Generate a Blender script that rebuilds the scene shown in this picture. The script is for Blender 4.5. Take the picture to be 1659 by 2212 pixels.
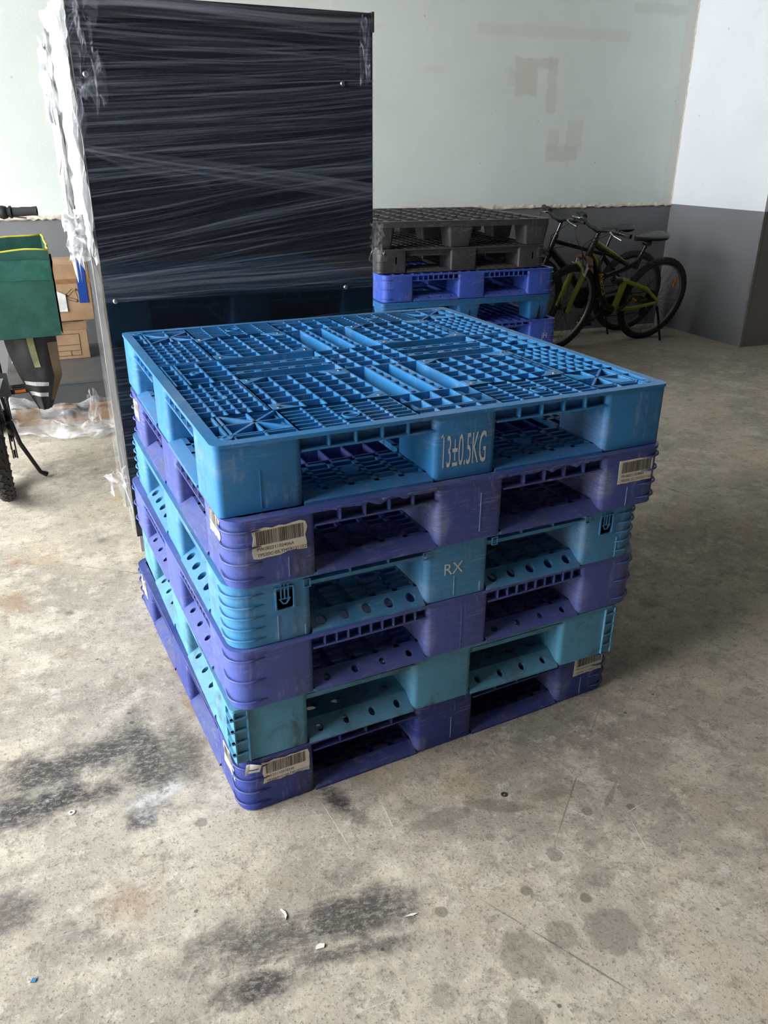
import bpy, math, random
from mathutils import Vector, Matrix
random.seed(7)
scene = bpy.context.scene
for o in list(bpy.data.objects):
    bpy.data.objects.remove(o, do_unlink=True)
COL = scene.collection
PHI = 0.375                     # the survey frame (camera facing +y) turned to the room's axes
CP, SP = math.cos(PHI), math.sin(PHI)


def G(x, y, z=0.0):
    return Vector((x * CP + y * SP, -x * SP + y * CP, z))


# ------------------------------------------------------------------ camera
F_PX, CAM_H, PITCH, ROLL = 1722.9, 1.3986, 0.42466, 0.00452
cam_d = bpy.data.cameras.new('camera')
cam_d.sensor_fit = 'VERTICAL'
cam_d.sensor_height = 24.0
cam_d.lens = F_PX / 2212 * 24.0
cam_d.clip_start = 0.02
cam = bpy.data.objects.new('camera', cam_d)
COL.objects.link(cam)
_f = Vector((0, math.cos(PITCH), -math.sin(PITCH)))
_r = Vector((1, 0, 0))
_u = _r.cross(_f)
_r2 = _r * math.cos(ROLL) + _u * math.sin(ROLL)
_u2 = _u * math.cos(ROLL) - _r * math.sin(ROLL)
_m = Matrix((( _r2.x, _u2.x, -_f.x), (_r2.y, _u2.y, -_f.y), (_r2.z, _u2.z, -_f.z))).to_4x4()
cam.matrix_world = Matrix.Translation((0, 0, CAM_H)) @ Matrix.Rotation(-PHI, 4, 'Z') @ _m
scene.camera = cam

# ------------------------------------------------------------------ sky, light, exposure
world = bpy.data.worlds.new('overcast_sky')
scene.world = world
world.use_nodes = True
_bg = world.node_tree.nodes['Background']
_bg.inputs[0].default_value = (0.97, 0.98, 1.0, 1)
_bg.inputs[1].default_value = 16.5
scene.view_settings.view_transform = 'Standard'
scene.view_settings.look = 'None'
scene.view_settings.exposure = 0.0
scene.view_settings.gamma = 1.0
scene.view_settings.use_curve_mapping = False
scene.cycles.max_bounces = 6
scene.cycles.diffuse_bounces = 3
scene.cycles.glossy_bounces = 2
scene.cycles.transparent_max_bounces = 14
scene.cycles.use_adaptive_sampling = True
scene.cycles.adaptive_threshold = 0.12
scene.cycles.adaptive_min_samples = 16
OPEN_X, ROOM_F, ROOM_H = -4.2, -9.0, 4.2
OPEN_Y = -0.4


def portal(name, loc, rot, sx, sy):
    l = bpy.data.lights.new(name, 'AREA')
    l.shape = 'RECTANGLE'
    l.size, l.size_y = sx, sy
    l.cycles.is_portal = True
    o = bpy.data.objects.new(name, l)
    o.location = loc
    o.rotation_euler = rot
    COL.objects.link(o)


portal('daylight_opening', (OPEN_X, (OPEN_Y + 5.85) / 2, ROOM_H / 2), (0, math.radians(-90), 0), ROOM_H, 5.85 - OPEN_Y)


# ------------------------------------------------------------------ materials
def lin(r, g, b):
    def c(v):
        v /= 255.0
        return v / 12.92 if v <= 0.04045 else ((v + 0.055) / 1.055) ** 2.4
    return (c(r), c(g), c(b), 1)


class NT:
    def __init__(s, name):
        s.m = bpy.data.materials.new(name)
        s.m.use_nodes = True
        s.t = s.m.node_tree
        s.n = s.t.nodes
        s.b = s.n['Principled BSDF']
        s.out = s.n['Material Output']

    def N(s, kind, **kw):
        n = s.n.new(kind)
        for k, v in kw.items():
            setattr(n, k, v)
        return n

    def L(s, a, b):
        s.t.links.new(a, b)

    def put(s, sock, v):
        if hasattr(v, 'is_linked') or isinstance(v, bpy.types.NodeSocket):
            s.L(v, sock)
        else:
            sock.default_value = v

    def math(s, op, a, b=0.0, c=None, clamp=False):
        n = s.N('ShaderNodeMath', operation=op, use_clamp=clamp)
        s.put(n.inputs[0], a)
        s.put(n.inputs[1], b)
        if c is not None:
            s.put(n.inputs[2], c)
        return n.outputs[0]

    def mix(s, fac, a, b):
        n = s.N('ShaderNodeMix', data_type='RGBA')
        s.put(n.inputs[0], fac)
        s.put(n.inputs[6], a)
        s.put(n.inputs[7], b)
        return n.outputs[2]

    def coord(s, kind='Object', scale=(1, 1, 1), rot=(0, 0, 0), loc=(0, 0, 0)):
        tc = s.N('ShaderNodeTexCoord')
        mp = s.N('ShaderNodeMapping')
        s.L(tc.outputs[kind], mp.inputs[0])
        mp.inputs[1].default_value = loc
        mp.inputs[2].default_value = rot
        mp.inputs[3].default_value = scale
        return mp.outputs[0]

    def noise(s, vec, scale, detail=4, rough=0.55, dist=0.0):
        n = s.N('ShaderNodeTexNoise')
        s.L(vec, n.inputs['Vector'])
        n.inputs['Scale'].default_value = scale
        n.inputs['Detail'].default_value = detail
        n.inputs['Roughness'].default_value = rough
        n.inputs['Distortion'].default_value = dist
        return n.outputs['Fac']

    def ramp(s, fac, lo, hi, a=0.0, b=1.0):
        n = s.N('ShaderNodeMapRange')
        n.interpolation_type = 'SMOOTHSTEP'
        s.put(n.inputs[0], fac)
        n.inputs[1].default_value = lo
        n.inputs[2].default_value = hi
        n.inputs[3].default_value = a
        n.inputs[4].default_value = b
        return n.outputs[0]

    def bump(s, h, strength, dist=0.01):
        n = s.N('ShaderNodeBump')
        n.inputs['Strength'].default_value = strength
        n.inputs['Distance'].default_value = dist
        s.L(h, n.inputs['Height'])
        s.L(n.outputs[0], s.b.inputs['Normal'])
        return n.outputs[0]


MATS = {}


def simple(name, col, rough=0.5, metal=0.0, spec=0.5, var=0.12, nscale=30, bump=0.0):
    if name in MATS:
        return MATS[name]
    t = NT(name)
    v = t.coord()
    n = t.noise(v, nscale, 4)
    dark = tuple(c * (1 - var * 1.6) for c in col[:3]) + (1,)
    lite = tuple(min(1, c * (1 + var)) for c in col[:3]) + (1,)
    t.L(t.mix(n, dark, lite), t.b.inputs['Base Color'])
    t.L(t.ramp(n, 0.3, 0.7, max(0.02, rough - 0.08), min(1, rough + 0.08)), t.b.inputs['Roughness'])
    t.b.inputs['Metallic'].default_value = metal
    t.b.inputs['Specular IOR Level'].default_value = spec
    if bump:
        t.bump(t.noise(v, nscale * 4, 3), bump, 0.002)
    MATS[name] = t.m
    return t.m


def plastic(name, col, wear=0.35, dirt=0.3, rough=0.42, scuffs=()):
    """moulded polyethylene: scuffs, whitened stress marks and ground-in grime"""
    t = NT(name)
    v = t.coord()
    vs = t.coord(scale=(1, 1, 7))
    vh = t.coord(scale=(6, 6, 1.2))
    base = col
    pale = tuple(c * 0.55 + 0.30 for c in col[:3]) + (1,)
    grime = (0.055, 0.05, 0.045, 1)
    big = t.noise(v, 5, 5, 0.6)
    fine = t.noise(vs, 22, 6, 0.7, 0.6)
    fine2 = t.noise(vh, 14, 6, 0.72, 0.4)
    sc = t.math('MULTIPLY', t.ramp(fine, 0.51, 0.63), t.ramp(big, 0.44, 0.60))
    sc2 = t.math('MULTIPLY', t.ramp(fine2, 0.52, 0.64), t.ramp(t.noise(v, 8, 3), 0.47, 0.60))
    c1 = t.mix(t.ramp(t.noise(v, 2.6, 3), 0.3, 0.75, 0, 0.35), base, tuple(c * 0.72 for c in col[:3]) + (1,))
    c2 = t.mix(t.math('MULTIPLY', t.math('MAXIMUM', sc, sc2), wear, clamp=True), c1, pale)
    if scuffs:
        sx_ = t.N('ShaderNodeSeparateXYZ')
        t.L(v, sx_.inputs[0])
        acc = None
        wp = t.math('MULTIPLY', t.math('SUBTRACT', t.noise(v, 26, 6, 0.7), 0.5), 1.6)
        for (su, sz, ru, rz, amt) in scuffs:
            du = t.math('DIVIDE', t.math('SUBTRACT', sx_.outputs[0], su), ru)
            dz = t.math('DIVIDE', t.math('SUBTRACT', sx_.outputs[2], sz), rz)
            d = t.math('ADD', t.math('SQRT', t.math('ADD', t.math('MULTIPLY', du, du), t.math('MULTIPLY', dz, dz))), wp)
            mk = t.ramp(d, 0.15, 1.1, amt, 0.0)
            acc = mk if acc is None else t.math('MAXIMUM', acc, mk)
        acc = t.math('MULTIPLY', acc, t.ramp(sx_.outputs[1], 0.24, 0.14))
        acc = t.math('MULTIPLY', acc, t.ramp(t.noise(vs, 30, 6, 0.75), 0.36, 0.60, 0.35, 1.0))
        c2 = t.mix(acc, c2, tuple(c * 0.6 + 0.26 for c in col[:3]) + (1,))
    dm = t.math('MULTIPLY', t.ramp(t.noise(v, 11, 7, 0.68, 0.8), 0.48, 0.72), dirt)
    c3 = t.mix(dm, c2, grime)
    geo = t.N('ShaderNodeNewGeometry')
    sp_ = t.N('ShaderNodeSeparateXYZ')
    t.L(geo.outputs['True Normal'], sp_.inputs[0])
    dust = t.math('MULTIPLY', t.ramp(sp_.outputs[2], 0.55, 0.95), t.ramp(t.noise(v, 9, 6, 0.65), 0.36, 0.66, 0.10, 0.55))
    c3 = t.mix(dust, c3, tuple(c * 0.45 + 0.10 for c in col[:3]) + (1,))
    t.L(c3, t.b.inputs['Base Color'])
    t.L(t.ramp(big, 0.3, 0.7, rough - 0.06, rough + 0.14), t.b.inputs['Roughness'])
    t.b.inputs['Specular IOR Level'].default_value = 0.45
    t.bump(t.math('ADD', t.noise(v, 60, 3), t.math('MULTIPLY', t.noise(v, 7, 2), 3.0)), 0.12, 0.004)
    MATS[name] = t.m
    return t.m


def stain_mask(t, vec, st, warp):
    cx, cy, ang, a, b, s = st
    mp = t.N('ShaderNodeMapping')
    mp.vector_type = 'TEXTURE'
    t.L(vec, mp.inputs[0])
    mp.inputs[1].default_value = (cx, cy, 0)
    mp.inputs[2].default_value = (0, 0, ang)
    mp.inputs[3].default_value = (a * 1.35, b * 1.35, 1)
    ln = t.N('ShaderNodeVectorMath', operation='LENGTH')
    t.L(mp.outputs[0], ln.inputs[0])
    d = t.math('ADD', ln.outputs['Value'], warp) if warp is not None else ln.outputs['Value']
    return d


def floor_material():
    DARK = [(-0.168,1.732,-0.01,0.211,0.06,0.9),(-0.215,1.612,0.04,0.1368,0.05,0.95),(0.024,1.683,-1.47,0.1599,0.05,0.9),(0.106,1.692,-1.42,0.1196,0.05,0.7),(0.068,1.648,-0.12,0.0677,0.05,0.8),(-0.011,1.483,-2.05,0.03,0.03,0.9),(0.175,1.075,-0.06,0.1221,0.055,0.75),(0.359,1.072,-0.04,0.1169,0.05,0.85),(0.15,0.995,-0.03,0.0689,0.03,0.9),(0.332,0.995,-0.14,0.1265,0.018,0.75),(0.429,1.364,-1.11,0.0697,0.022,0.9),(-0.297,1.326,0.05,0.05,0.05,0.7),(-0.144,1.216,-0.74,0.05,0.05,0.35),(0.006,2.029,-0.02,0.05,0.05,0.25),(0.312,1.174,-0.12,0.1178,0.07,0.3),(0.001,3.019,0.12,0.0221,0.02,0.6),(-0.138,2.491,-0.38,0.0155,0.015,0.6)]
    BROWN = [(0.151,2.085,-1.53,0.0775,0.02,0.7),(0.168,1.866,-1.2,0.0552,0.025,0.6),(-0.311,2.622,-1.38,0.0888,0.05,0.4),(-0.32,2.965,-1.22,0.0489,0.04,0.35),(-0.158,2.241,-0.14,0.053,0.03,0.3),(-0.068,1.248,-0.25,0.06,0.06,0.35)]
    OIL = [(0.633,0.867,-0.47,0.045,0.045,0.5),(0.825,0.85,-0.41,0.05,0.05,0.5),(0.726,0.879,-0.46,0.03,0.03,0.4),(0.872,0.975,-0.38,0.035,0.035,0.4),(0.527,1.012,-0.38,0.012,0.012,0.6),(0.713,0.993,-0.37,0.012,0.012,0.6),(1.062,1.109,-0.38,0.011,0.011,0.7),(0.958,1.134,-0.38,0.012,0.012,0.5),(0.819,1.055,-0.34,0.016,0.016,0.5),(0.651,0.817,-0.49,0.02,0.02,0.4),(0.456,0.852,-0.37,0.022,0.022,0.35),(0.573,0.761,-0.38,0.03,0.03,0.5),(0.629,1.236,0.03,0.0712,0.022,0.45),(0.772,1.225,-0.47,0.0703,0.018,0.45),(0.914,1.214,-0.02,0.0544,0.018,0.35),(1.7,1.857,-0.15,0.0343,0.03,0.35),(1.954,2.295,-0.66,0.0354,0.02,0.3),(0.818,0.934,-0.38,0.011,0.011,0.7),(0.712,1.148,-0.71,0.0106,0.01,0.5),(0.697,1.239,-0.38,0.01,0.01,0.6),(1.653,1.348,-0.84,0.0246,0.02,0.35),(0.115,1.423,-0.84,0.012,0.012,0.6),(0.001,1.843,-0.67,0.0068,0.006,0.9),(-0.002,1.886,-0.55,0.0056,0.004,0.9)]
    WHITE = [(0.033,1.547,0.13,0.0548,0.03,0.8),(-0.0,1.49,-0.88,0.0217,0.02,0.5),(-0.216,1.619,-0.38,0.008,0.008,0.9)]
    PALE = [(1.025,1.028,-1.82,0.0434,0.0010,0.45),(1.07,1.103,0.17,0.0322,0.0010,0.6),(0.52,1.3,-1.6,0.03,0.0008,0.5),(0.40,1.30,-1.45,0.09,0.0008,0.4)]
    CRACK = [(0.941,1.182,-2.37,0.2263,0.0012,0.5),(0.74,0.802,-1.03,0.1765,0.0013,0.6),(2.457,2.611,-1.3,0.0842,0.003,0.5),(1.045,1.161,-2.46,0.043,0.004,0.4),(0.02,2.75,-0.6,0.12,0.002,0.5)]
    t = NT('stained_concrete')
    v = t.coord()
    n1 = t.noise(v, 1.1, 3, 0.6)
    n2 = t.noise(v, 5.5, 6, 0.78, 0.15)
    n3 = t.noise(v, 34, 4, 0.75)
    n4 = t.noise(v, 150, 2, 0.65)
    c = t.mix(t.ramp(n1, 0.32, 0.68), lin(156, 148, 135), lin(192, 183, 167))
    c = t.mix(t.ramp(n2, 0.46, 0.66, 0, 0.75), c, lin(212, 202, 184))
    c = t.mix(t.ramp(t.noise(v, 3.4, 5, 0.76, 0.25), 0.54, 0.70, 0, 0.5), c, lin(128, 122, 113))
    c = t.mix(t.ramp(t.noise(v, 2.3, 4, 0.7, 0.3), 0.53, 0.72, 0, 0.45), c, lin(196, 170, 130))
    c = t.mix(t.ramp(t.noise(v, 16, 5, 0.8, 0.1), 0.52, 0.62, 0, 0.42), c, lin(122, 115, 105))
    c = t.mix(t.ramp(t.noise(v, 12, 5, 0.8, 0.1), 0.55, 0.66, 0, 0.6), c, lin(214, 207, 194))
    c = t.mix(t.ramp(n3, 0.54, 0.68, 0, 0.5), c, lin(106, 100, 92))
    c = t.mix(t.ramp(n3, 0.42, 0.30, 0, 0.5), c, lin(220, 214, 202))
    c = t.mix(t.ramp(n4, 0.56, 0.70, 0, 0.6), c, lin(84, 80, 75))
    for vs_, thr, amt in ((13, 0.55, 0.75), (31, 0.72, 0.6)):
        vo = t.N('ShaderNodeTexVoronoi')
        t.L(v, vo.inputs['Vector'])
        vo.inputs['Scale'].default_value = vs_
        wn = t.N('ShaderNodeTexWhiteNoise')
        t.L(vo.outputs['Position'], wn.inputs['Vector'])
        dot = t.math('MULTIPLY', t.ramp(vo.outputs['Distance'], 0.07, 0.04), t.math('GREATER_THAN', wn.outputs['Value'], thr))
        c = t.mix(t.math('MULTIPLY', dot, amt), c, lin(70, 66, 62))
    # fine drag scratches
    for rot, sc in ((0.5, 1.0), (1.9, 1.5)):
        vv = t.coord(scale=(2.2 * sc, 70 * sc, 1), rot=(0, 0, rot))
        c = t.mix(t.math('MULTIPLY', t.ramp(t.noise(vv, 2.0, 1, 0.5), 0.68, 0.73, 0, 0.4), t.ramp(t.noise(v, 2.7 * sc, 1), 0.5, 0.6)), c, lin(220, 214, 204))
    wbig = t.math('MULTIPLY', t.math('SUBTRACT', t.noise(v, 11, 5, 0.75), 0.5), 2.2)
    wsm = t.math('MULTIPLY', t.math('SUBTRACT', t.noise(v, 30, 3, 0.6), 0.5), 0.9)
    grain = t.ramp(t.noise(t.coord(scale=(1, 1.8, 1), rot=(0, 0, 0.4)), 48, 5, 0.85), 0.36, 0.56)

    def layer(c, lst, warp, lo, hi, col, gr=None):
        acc = None
        for st in lst:
            d = stain_mask(t, v, st, warp)
            mk = t.ramp(d, lo, hi, st[5], 0.0)
            acc = mk if acc is None else t.math('MAXIMUM', acc, mk)
        if gr is not None:
            acc = t.math('MULTIPLY', acc, gr)
        return t.mix(acc, c, col)
    c = layer(c, BROWN, wbig, 0.2, 1.05, lin(142, 104, 72))
    c = layer(c, OIL, wsm, 0.65, 0.95, lin(104, 97, 88))
    c = layer(c, DARK, wbig, 0.25, 1.35, lin(40, 42, 47), t.ramp(grain, 0, 1, 0.5, 1))
    c = layer(c, WHITE, t.math('MULTIPLY', wbig, 1.6), 0.2, 1.1, lin(215, 214, 212), t.ramp(n3, 0.38, 0.56, 0.15, 1))
    wl = t.math('MULTIPLY', t.math('SUBTRACT', t.noise(v, 9, 3), 0.5), 4.0)
    c = layer(c, CRACK, wl, 0.6, 1.2, lin(84, 79, 73))
    c = layer(c, PALE, wl, 0.6, 1.2, lin(232, 228, 220))
    t.L(c, t.b.inputs['Base Color'])
    t.L(t.ramp(n2, 0.3, 0.7, 0.55, 0.82), t.b.inputs['Roughness'])
    t.b.inputs['Specular IOR Level'].default_value = 0.35
    t.bump(t.math('ADD', n3, t.math('MULTIPLY', n4, 0.4)), 0.35, 0.004)
    return t.m


def wall_material(name, base, tint, patches=()):
    t = NT(name)
    v = t.coord()
    n = t.noise(v, 1.3, 5, 0.6)
    c = t.mix(t.ramp(n, 0.3, 0.72), base, tint)
    c = t.mix(t.ramp(t.noise(v, 4.5, 6, 0.66, 0.5), 0.60, 0.80, 0, 0.22), c, lin(176, 176, 166))
    sep = t.N('ShaderNodeSeparateXYZ')
    wv = t.N('ShaderNodeVectorMath', operation='ADD')
    nz = t.N('ShaderNodeTexNoise')
    t.L(v, nz.inputs['Vector'])
    nz.inputs['Scale'].default_value = 16
    nz.inputs['Detail'].default_value = 5
    sc = t.N('ShaderNodeVectorMath', operation='SCALE')
    t.L(nz.outputs['Color'], sc.inputs[0])
    sc.inputs['Scale'].default_value = 0.06
    t.L(v, wv.inputs[0])
    t.L(sc.outputs[0], wv.inputs[1])
    t.L(wv.outputs[0], sep.inputs[0])
    for (x0, x1, z0, z1, s, col) in patches:
        def edge(sock, lo, hi):
            return t.math('MULTIPLY', t.ramp(sock, lo - 0.010 + 0.03, lo + 0.014 + 0.03), t.ramp(sock, hi + 0.010 + 0.03, hi - 0.014 + 0.03))
        mk = t.math('MULTIPLY', edge(sep.outputs[0], x0, x1), edge(sep.outputs[2], z0, z1))
        c = t.mix(t.math('MULTIPLY', mk, s), c, col)
    vo = t.N('ShaderNodeTexVoronoi')
    t.L(v, vo.inputs['Vector'])
    vo.inputs['Scale'].default_value = 5.0
    c = t.mix(t.ramp(vo.outputs['Distance'], 0.05, 0.03, 0, 0.35), c, lin(120, 118, 112))
    t.L(c, t.b.inputs['Base Color'])
    t.b.inputs['Roughness'].default_value = 0.7
    t.bump(t.math('ADD', t.noise(v, 110, 3), t.math('MULTIPLY', t.noise(v, 3, 3), 4.0)), 0.12, 0.004)
    return t.m


def film_material(name, lo, hi, streak=(1.6, 70), alpha0=0.04, alpha1=0.55, rough=0.22, tint=(0.9, 0.93, 0.97, 1), seed=0.0, dist=0.6):
    """stretch film: clear, with pleat glints painted in as pale, more opaque streaks"""
    t = NT(name)
    v = t.coord('UV', scale=(streak[0], streak[1], 1), loc=(seed, seed * 1.7, 0))
    v2 = t.coord('UV', scale=(streak[0] * 0.45, streak[1] * 0.3, 1), loc=(seed * 2.1, seed, 0))
    a = t.noise(v, 1.0, 5, 0.62, dist)
    b = t.noise(v2, 1.0, 3, 0.5, 0.2)
    k = t.math('MULTIPLY', t.ramp(a, lo, hi), t.ramp(b, 0.32, 0.66, 0.25, 1.0))
    al = t.math('MULTIPLY_ADD', k, alpha1 - alpha0, alpha0)
    t.b.inputs['Base Color'].default_value = tint
    t.b.inputs['Roughness'].default_value = rough
    t.b.inputs['Specular IOR Level'].default_value = 0.6
    t.bump(a, 0.6, 0.01)
    t.L(al, t.b.inputs['Alpha'])
    MATS[name] = t.m
    return t.m


SKY_BLUE = plastic('sky_blue_plastic', lin(46, 124, 184), 0.35, 0.3, scuffs=((0.925, 0.05, 0.022, 0.06, 0.5), (0.03, 0.10, 0.04, 0.03, 0.3)))
SKY_BLUE3 = plastic('mid_blue_plastic', lin(64, 134, 184), 0.4, 0.4, scuffs=((0.895, 0.07, 0.035, 0.08, 0.6), (0.455, 0.03, 0.03, 0.04, 0.5), (0.175, 0.04, 0.02, 0.06, 0.5), (0.62, 0.02, 0.03, 0.03, 0.4)))
VIOLET = plastic('violet_blue_plastic', lin(64, 80, 152), 0.4, 0.6, scuffs=((0.915, 0.075, 0.045, 0.07, 0.75), (0.475, 0.06, 0.03, 0.07, 0.6), (0.18, 0.04, 0.02, 0.05, 0.5), (0.04, 0.06, 0.03, 0.05, 0.3)))
VIOLET4 = plastic('faded_violet_plastic', lin(74, 90, 164), 0.3, 0.4, scuffs=((0.915, 0.06, 0.04, 0.07, 0.5), (0.475, 0.06, 0.02, 0.07, 0.45)))
TEAL = plastic('teal_plastic', lin(82, 146, 178), 0.25, 0.8, 0.5)
INDIGO = plastic('indigo_plastic', lin(44, 60, 134), 0.35, 0.5, scuffs=((0.905, 0.05, 0.05, 0.06, 0.55), (0.18, 0.045, 0.018, 0.06, 0.6), (0.47, 0.02, 0.03, 0.03, 0.5)))
COBALT = plastic('cobalt_plastic', lin(58, 88, 186), 0.35, 0.35)
BLACK_PL = plastic('charcoal_plastic', lin(62, 62, 64), 0.25, 0.4, 0.4)
STEEL_BLUE = plastic('steel_blue_plastic', lin(36, 104, 160), 0.2, 0.3)
PAPER = simple('aged_label_paper', lin(222, 214, 200), 0.7, var=0.12, nscale=60)
INK = simple('label_ink', lin(40, 36, 34), 0.7, var=0.1)
STENCIL = simple('stencil_paint', lin(214, 216, 212), 0.7, var=0.25, nscale=120)
STEEL = simple('screw_steel', lin(190, 190, 190), 0.3, 1.0)
DARKHOLE = simple('slot_shade_and_plug', lin(20, 22, 26), 0.8)  # near-black, also paints the shade inside the foot slots


# ------------------------------------------------------------------ mesh helpers
class MB:
    def __init__(s):
        s.v, s.f, s.uv = [], [], None

    def add(s, vs, fs):
        o = len(s.v)
        s.v += [tuple(v) for v in vs]
        s.f += [tuple(i + o for i in f) for f in fs]
        return s

    def box(s, x0, x1, y0, y1, z0, z1):
        return s.add([(x0, y0, z0), (x1, y0, z0), (x1, y1, z0), (x0, y1, z0), (x0, y0, z1), (x1, y0, z1), (x1, y1, z1), (x0, y1, z1)],
                     [(3, 2, 1, 0), (4, 5, 6, 7), (0, 1, 5, 4), (1, 2, 6, 5), (2, 3, 7, 6), (3, 0, 4, 7)])

    def bar(s, p, q, w, z0, z1):
        """upright thin wall between two plan points"""
        p, q = Vector(p), Vector(q)
        d = (q - p).normalized()
        n = Vector((-d.y, d.x)) * w / 2
        c = [p - n, q - n, q + n, p + n]
        return s.prism([(a.x, a.y) for a in c], z0, z1)

    def prism(s, pts, z0, z1, top=None):
        n = len(pts)
        top = top or pts
        vs = [(x, y, z0) for x, y in pts] + [(x, y, z1) for x, y in top]
        fs = [tuple(reversed(range(n))), tuple(range(n, 2 * n))] + [(i, (i + 1) % n, n + (i + 1) % n, n + i) for i in range(n)]
        return s.add(vs, fs)

    def ring(s, outer, inner, z0, z1, cap=True):
        n = len(outer)
        vs = [(x, y, z0) for x, y in outer] + [(x, y, z1) for x, y in outer] + [(x, y, z0) for x, y in inner] + [(x, y, z1) for x, y in inner]
        fs = []
        for i in range(n):
            j = (i + 1) % n
            fs += [(i, j, n + j, n + i), (2 * n + j, 2 * n + i, 3 * n + i, 3 * n + j), (n + i, n + j, 3 * n + j, 3 * n + i), (j, i, 2 * n + i, 2 * n + j)]
        return s.add(vs, fs)

    def cup(s, outer, z0, z1, wall=0.006, inner=None):
        """open-topped hollow post"""
        cx = sum(p[0] for p in outer) / len(outer)
        cy = sum(p[1] for p in outer) / len(outer)
        ex = max(abs(p[0] - cx) for p in outer)
        ey = max(abs(p[1] - cy) for p in outer)
        inner = [(cx + (x - cx) * (1 - wall / ex), cy + (y - cy) * (1 - wall / ey)) for x, y in outer]
        s.ring(outer, inner, z0, z1)
        n = len(outer)
        return s.prism([(cx + (x - cx) * 0.99, cy + (y - cy) * 0.99) for x, y in inner], z0 + 0.001, z0 + 0.004)

    def tube(s, pts, r, seg=8, closed=False, cap=True):
        pts = [Vector(p) for p in pts]
        rs = r if isinstance(r, (list, tuple)) else [r] * len(pts)
        n = len(pts)
        vs, prev = [], None
        for i, p in enumerate(pts):
            if closed:
                d = pts[(i + 1) % n] - pts[i - 1]
            else:
                d = pts[min(i + 1, n - 1)] - pts[max(i - 1, 0)]
            d = d.normalized() if d.length > 1e-9 else Vector((0, 0, 1))
            if prev is None:
                a = Vector((0, 0, 1)) if abs(d.z) < 0.9 else Vector((1, 0, 0))
                a = (a - d * a.dot(d)).normalized()
            else:
                a = prev - d * prev.dot(d)
                a = a.normalized() if a.length > 1e-6 else prev
            prev = a
            b = d.cross(a)
            for k in range(seg):
                t = 2 * math.pi * k / seg
                vs.append(p + (a * math.cos(t) + b * math.sin(t)) * rs[i])
        fs = []
        m = n if closed else n - 1
        for i in range(m):
            for k in range(seg):
                i2, k2 = (i + 1) % n, (k + 1) % seg
                fs.append((i * seg + k, i * seg + k2, i2 * seg + k2, i2 * seg + k))
        if cap and not closed:
            fs += [tuple(reversed(range(seg))), tuple(range((n - 1) * seg, n * seg))]
        return s.add(vs, fs)

    def lathe(s, prof, c, axis, seg=24, closed=False):
        """profile [(radius, along axis)] spun round axis through c"""
        axis = Vector(axis).normalized()
        a = Vector((0, 0, 1)) if abs(axis.z) < 0.9 else Vector((1, 0, 0))
        a = (a - axis * a.dot(axis)).normalized()
        b = axis.cross(a)
        c = Vector(c)
        m = len(prof)
        vs = []
        for k in range(seg):
            t = 2 * math.pi * k / seg
            e = a * math.cos(t) + b * math.sin(t)
            for r, h in prof:
                vs.append(c + e * r + axis * h)
        fs = []
        for k in range(seg):
            k2 = (k + 1) % seg
            for i in range(m if closed else m - 1):
                j = (i + 1) % m
                fs.append((k * m + i, k * m + j, k2 * m + j, k2 * m + i))
        if not closed:
            if prof[0][0] > 1e-6:
                fs.append(tuple(k * m for k in range(seg)))
            if prof[-1][0] > 1e-6:
                fs.append(tuple(k * m + m - 1 for k in reversed(range(seg))))
        return s.add(vs, fs)

    def map(s, fn):
        s.v = [tuple(fn(Vector(v))) for v in s.v]
        return s

    def build(s, name, mat, parent=None, smooth=None, bevel=0.0):
        me = bpy.data.meshes.new(name)
        me.from_pydata(s.v, [], s.f)
        me.materials.append(mat)
        me.validate()
        o = bpy.data.objects.new(name, me)
        COL.objects.link(o)
        o.parent = parent
        if smooth:
            for p in me.polygons:
                p.use_smooth = True
            if smooth is not True:
                me.set_sharp_from_angle(angle=math.radians(smooth))
        if bevel:
            b = o.modifiers.new('edge', 'BEVEL')
            b.width = bevel
            b.segments = 2
            b.limit_method = 'ANGLE'
            b.angle_limit = math.radians(50)
        return o


def tag(o, label=None, cat=None, group=None, kind=None):
    if label:
        o['label'] = label
    if cat:
        o['category'] = cat
    if group:
        o['group'] = group
    if kind:
        o['kind'] = kind
    return o


def empty(name, loc, rz=0.0):
    o = bpy.data.objects.new(name, None)
    o.empty_display_size = 0.1
    COL.objects.link(o)
    o.location = loc
    o.rotation_euler = (0, 0, rz)
    return o


def rrect(x0, y0, x1, y1, r, seg=6):
    """rounded rectangle; r is one radius or four (x0y0, x1y0, x1y1, x0y1)"""
    if not isinstance(r, (tuple, list)):
        r = (r,) * 4
    pts = []
    for (cx, cy, a0, rr) in ((x0 + r[0], y0 + r[0], math.pi, r[0]), (x1 - r[1], y0 + r[1], 1.5 * math.pi, r[1]),
                             (x1 - r[2], y1 - r[2], 0, r[2]), (x0 + r[3], y1 - r[3], 0.5 * math.pi, r[3])):
        for k in range(seg + 1):
            a = a0 + 0.5 * math.pi * k / seg
            pts.append((cx + rr * math.cos(a), cy + rr * math.sin(a)))
    return pts


def text_mesh(body, size, sx=1.0):
    """letters as a flat mesh in the xy plane, left-bottom at the origin"""
    cu = bpy.data.curves.new('lettering', 'FONT')
    cu.body = body
    cu.size = size
    cu.resolution_u = 3
    o = bpy.data.objects.new('lettering', cu)
    COL.objects.link(o)
    dg = bpy.context.evaluated_depsgraph_get()
    me = bpy.data.meshes.new_from_object(o.evaluated_get(dg))
    bpy.data.objects.remove(o, do_unlink=True)
    v = [(p.co.x * sx, p.co.y) for p in me.vertices]
    f = [tuple(p.vertices) for p in me.polygons]
    bpy.data.meshes.remove(me)
    return v, f


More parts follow.
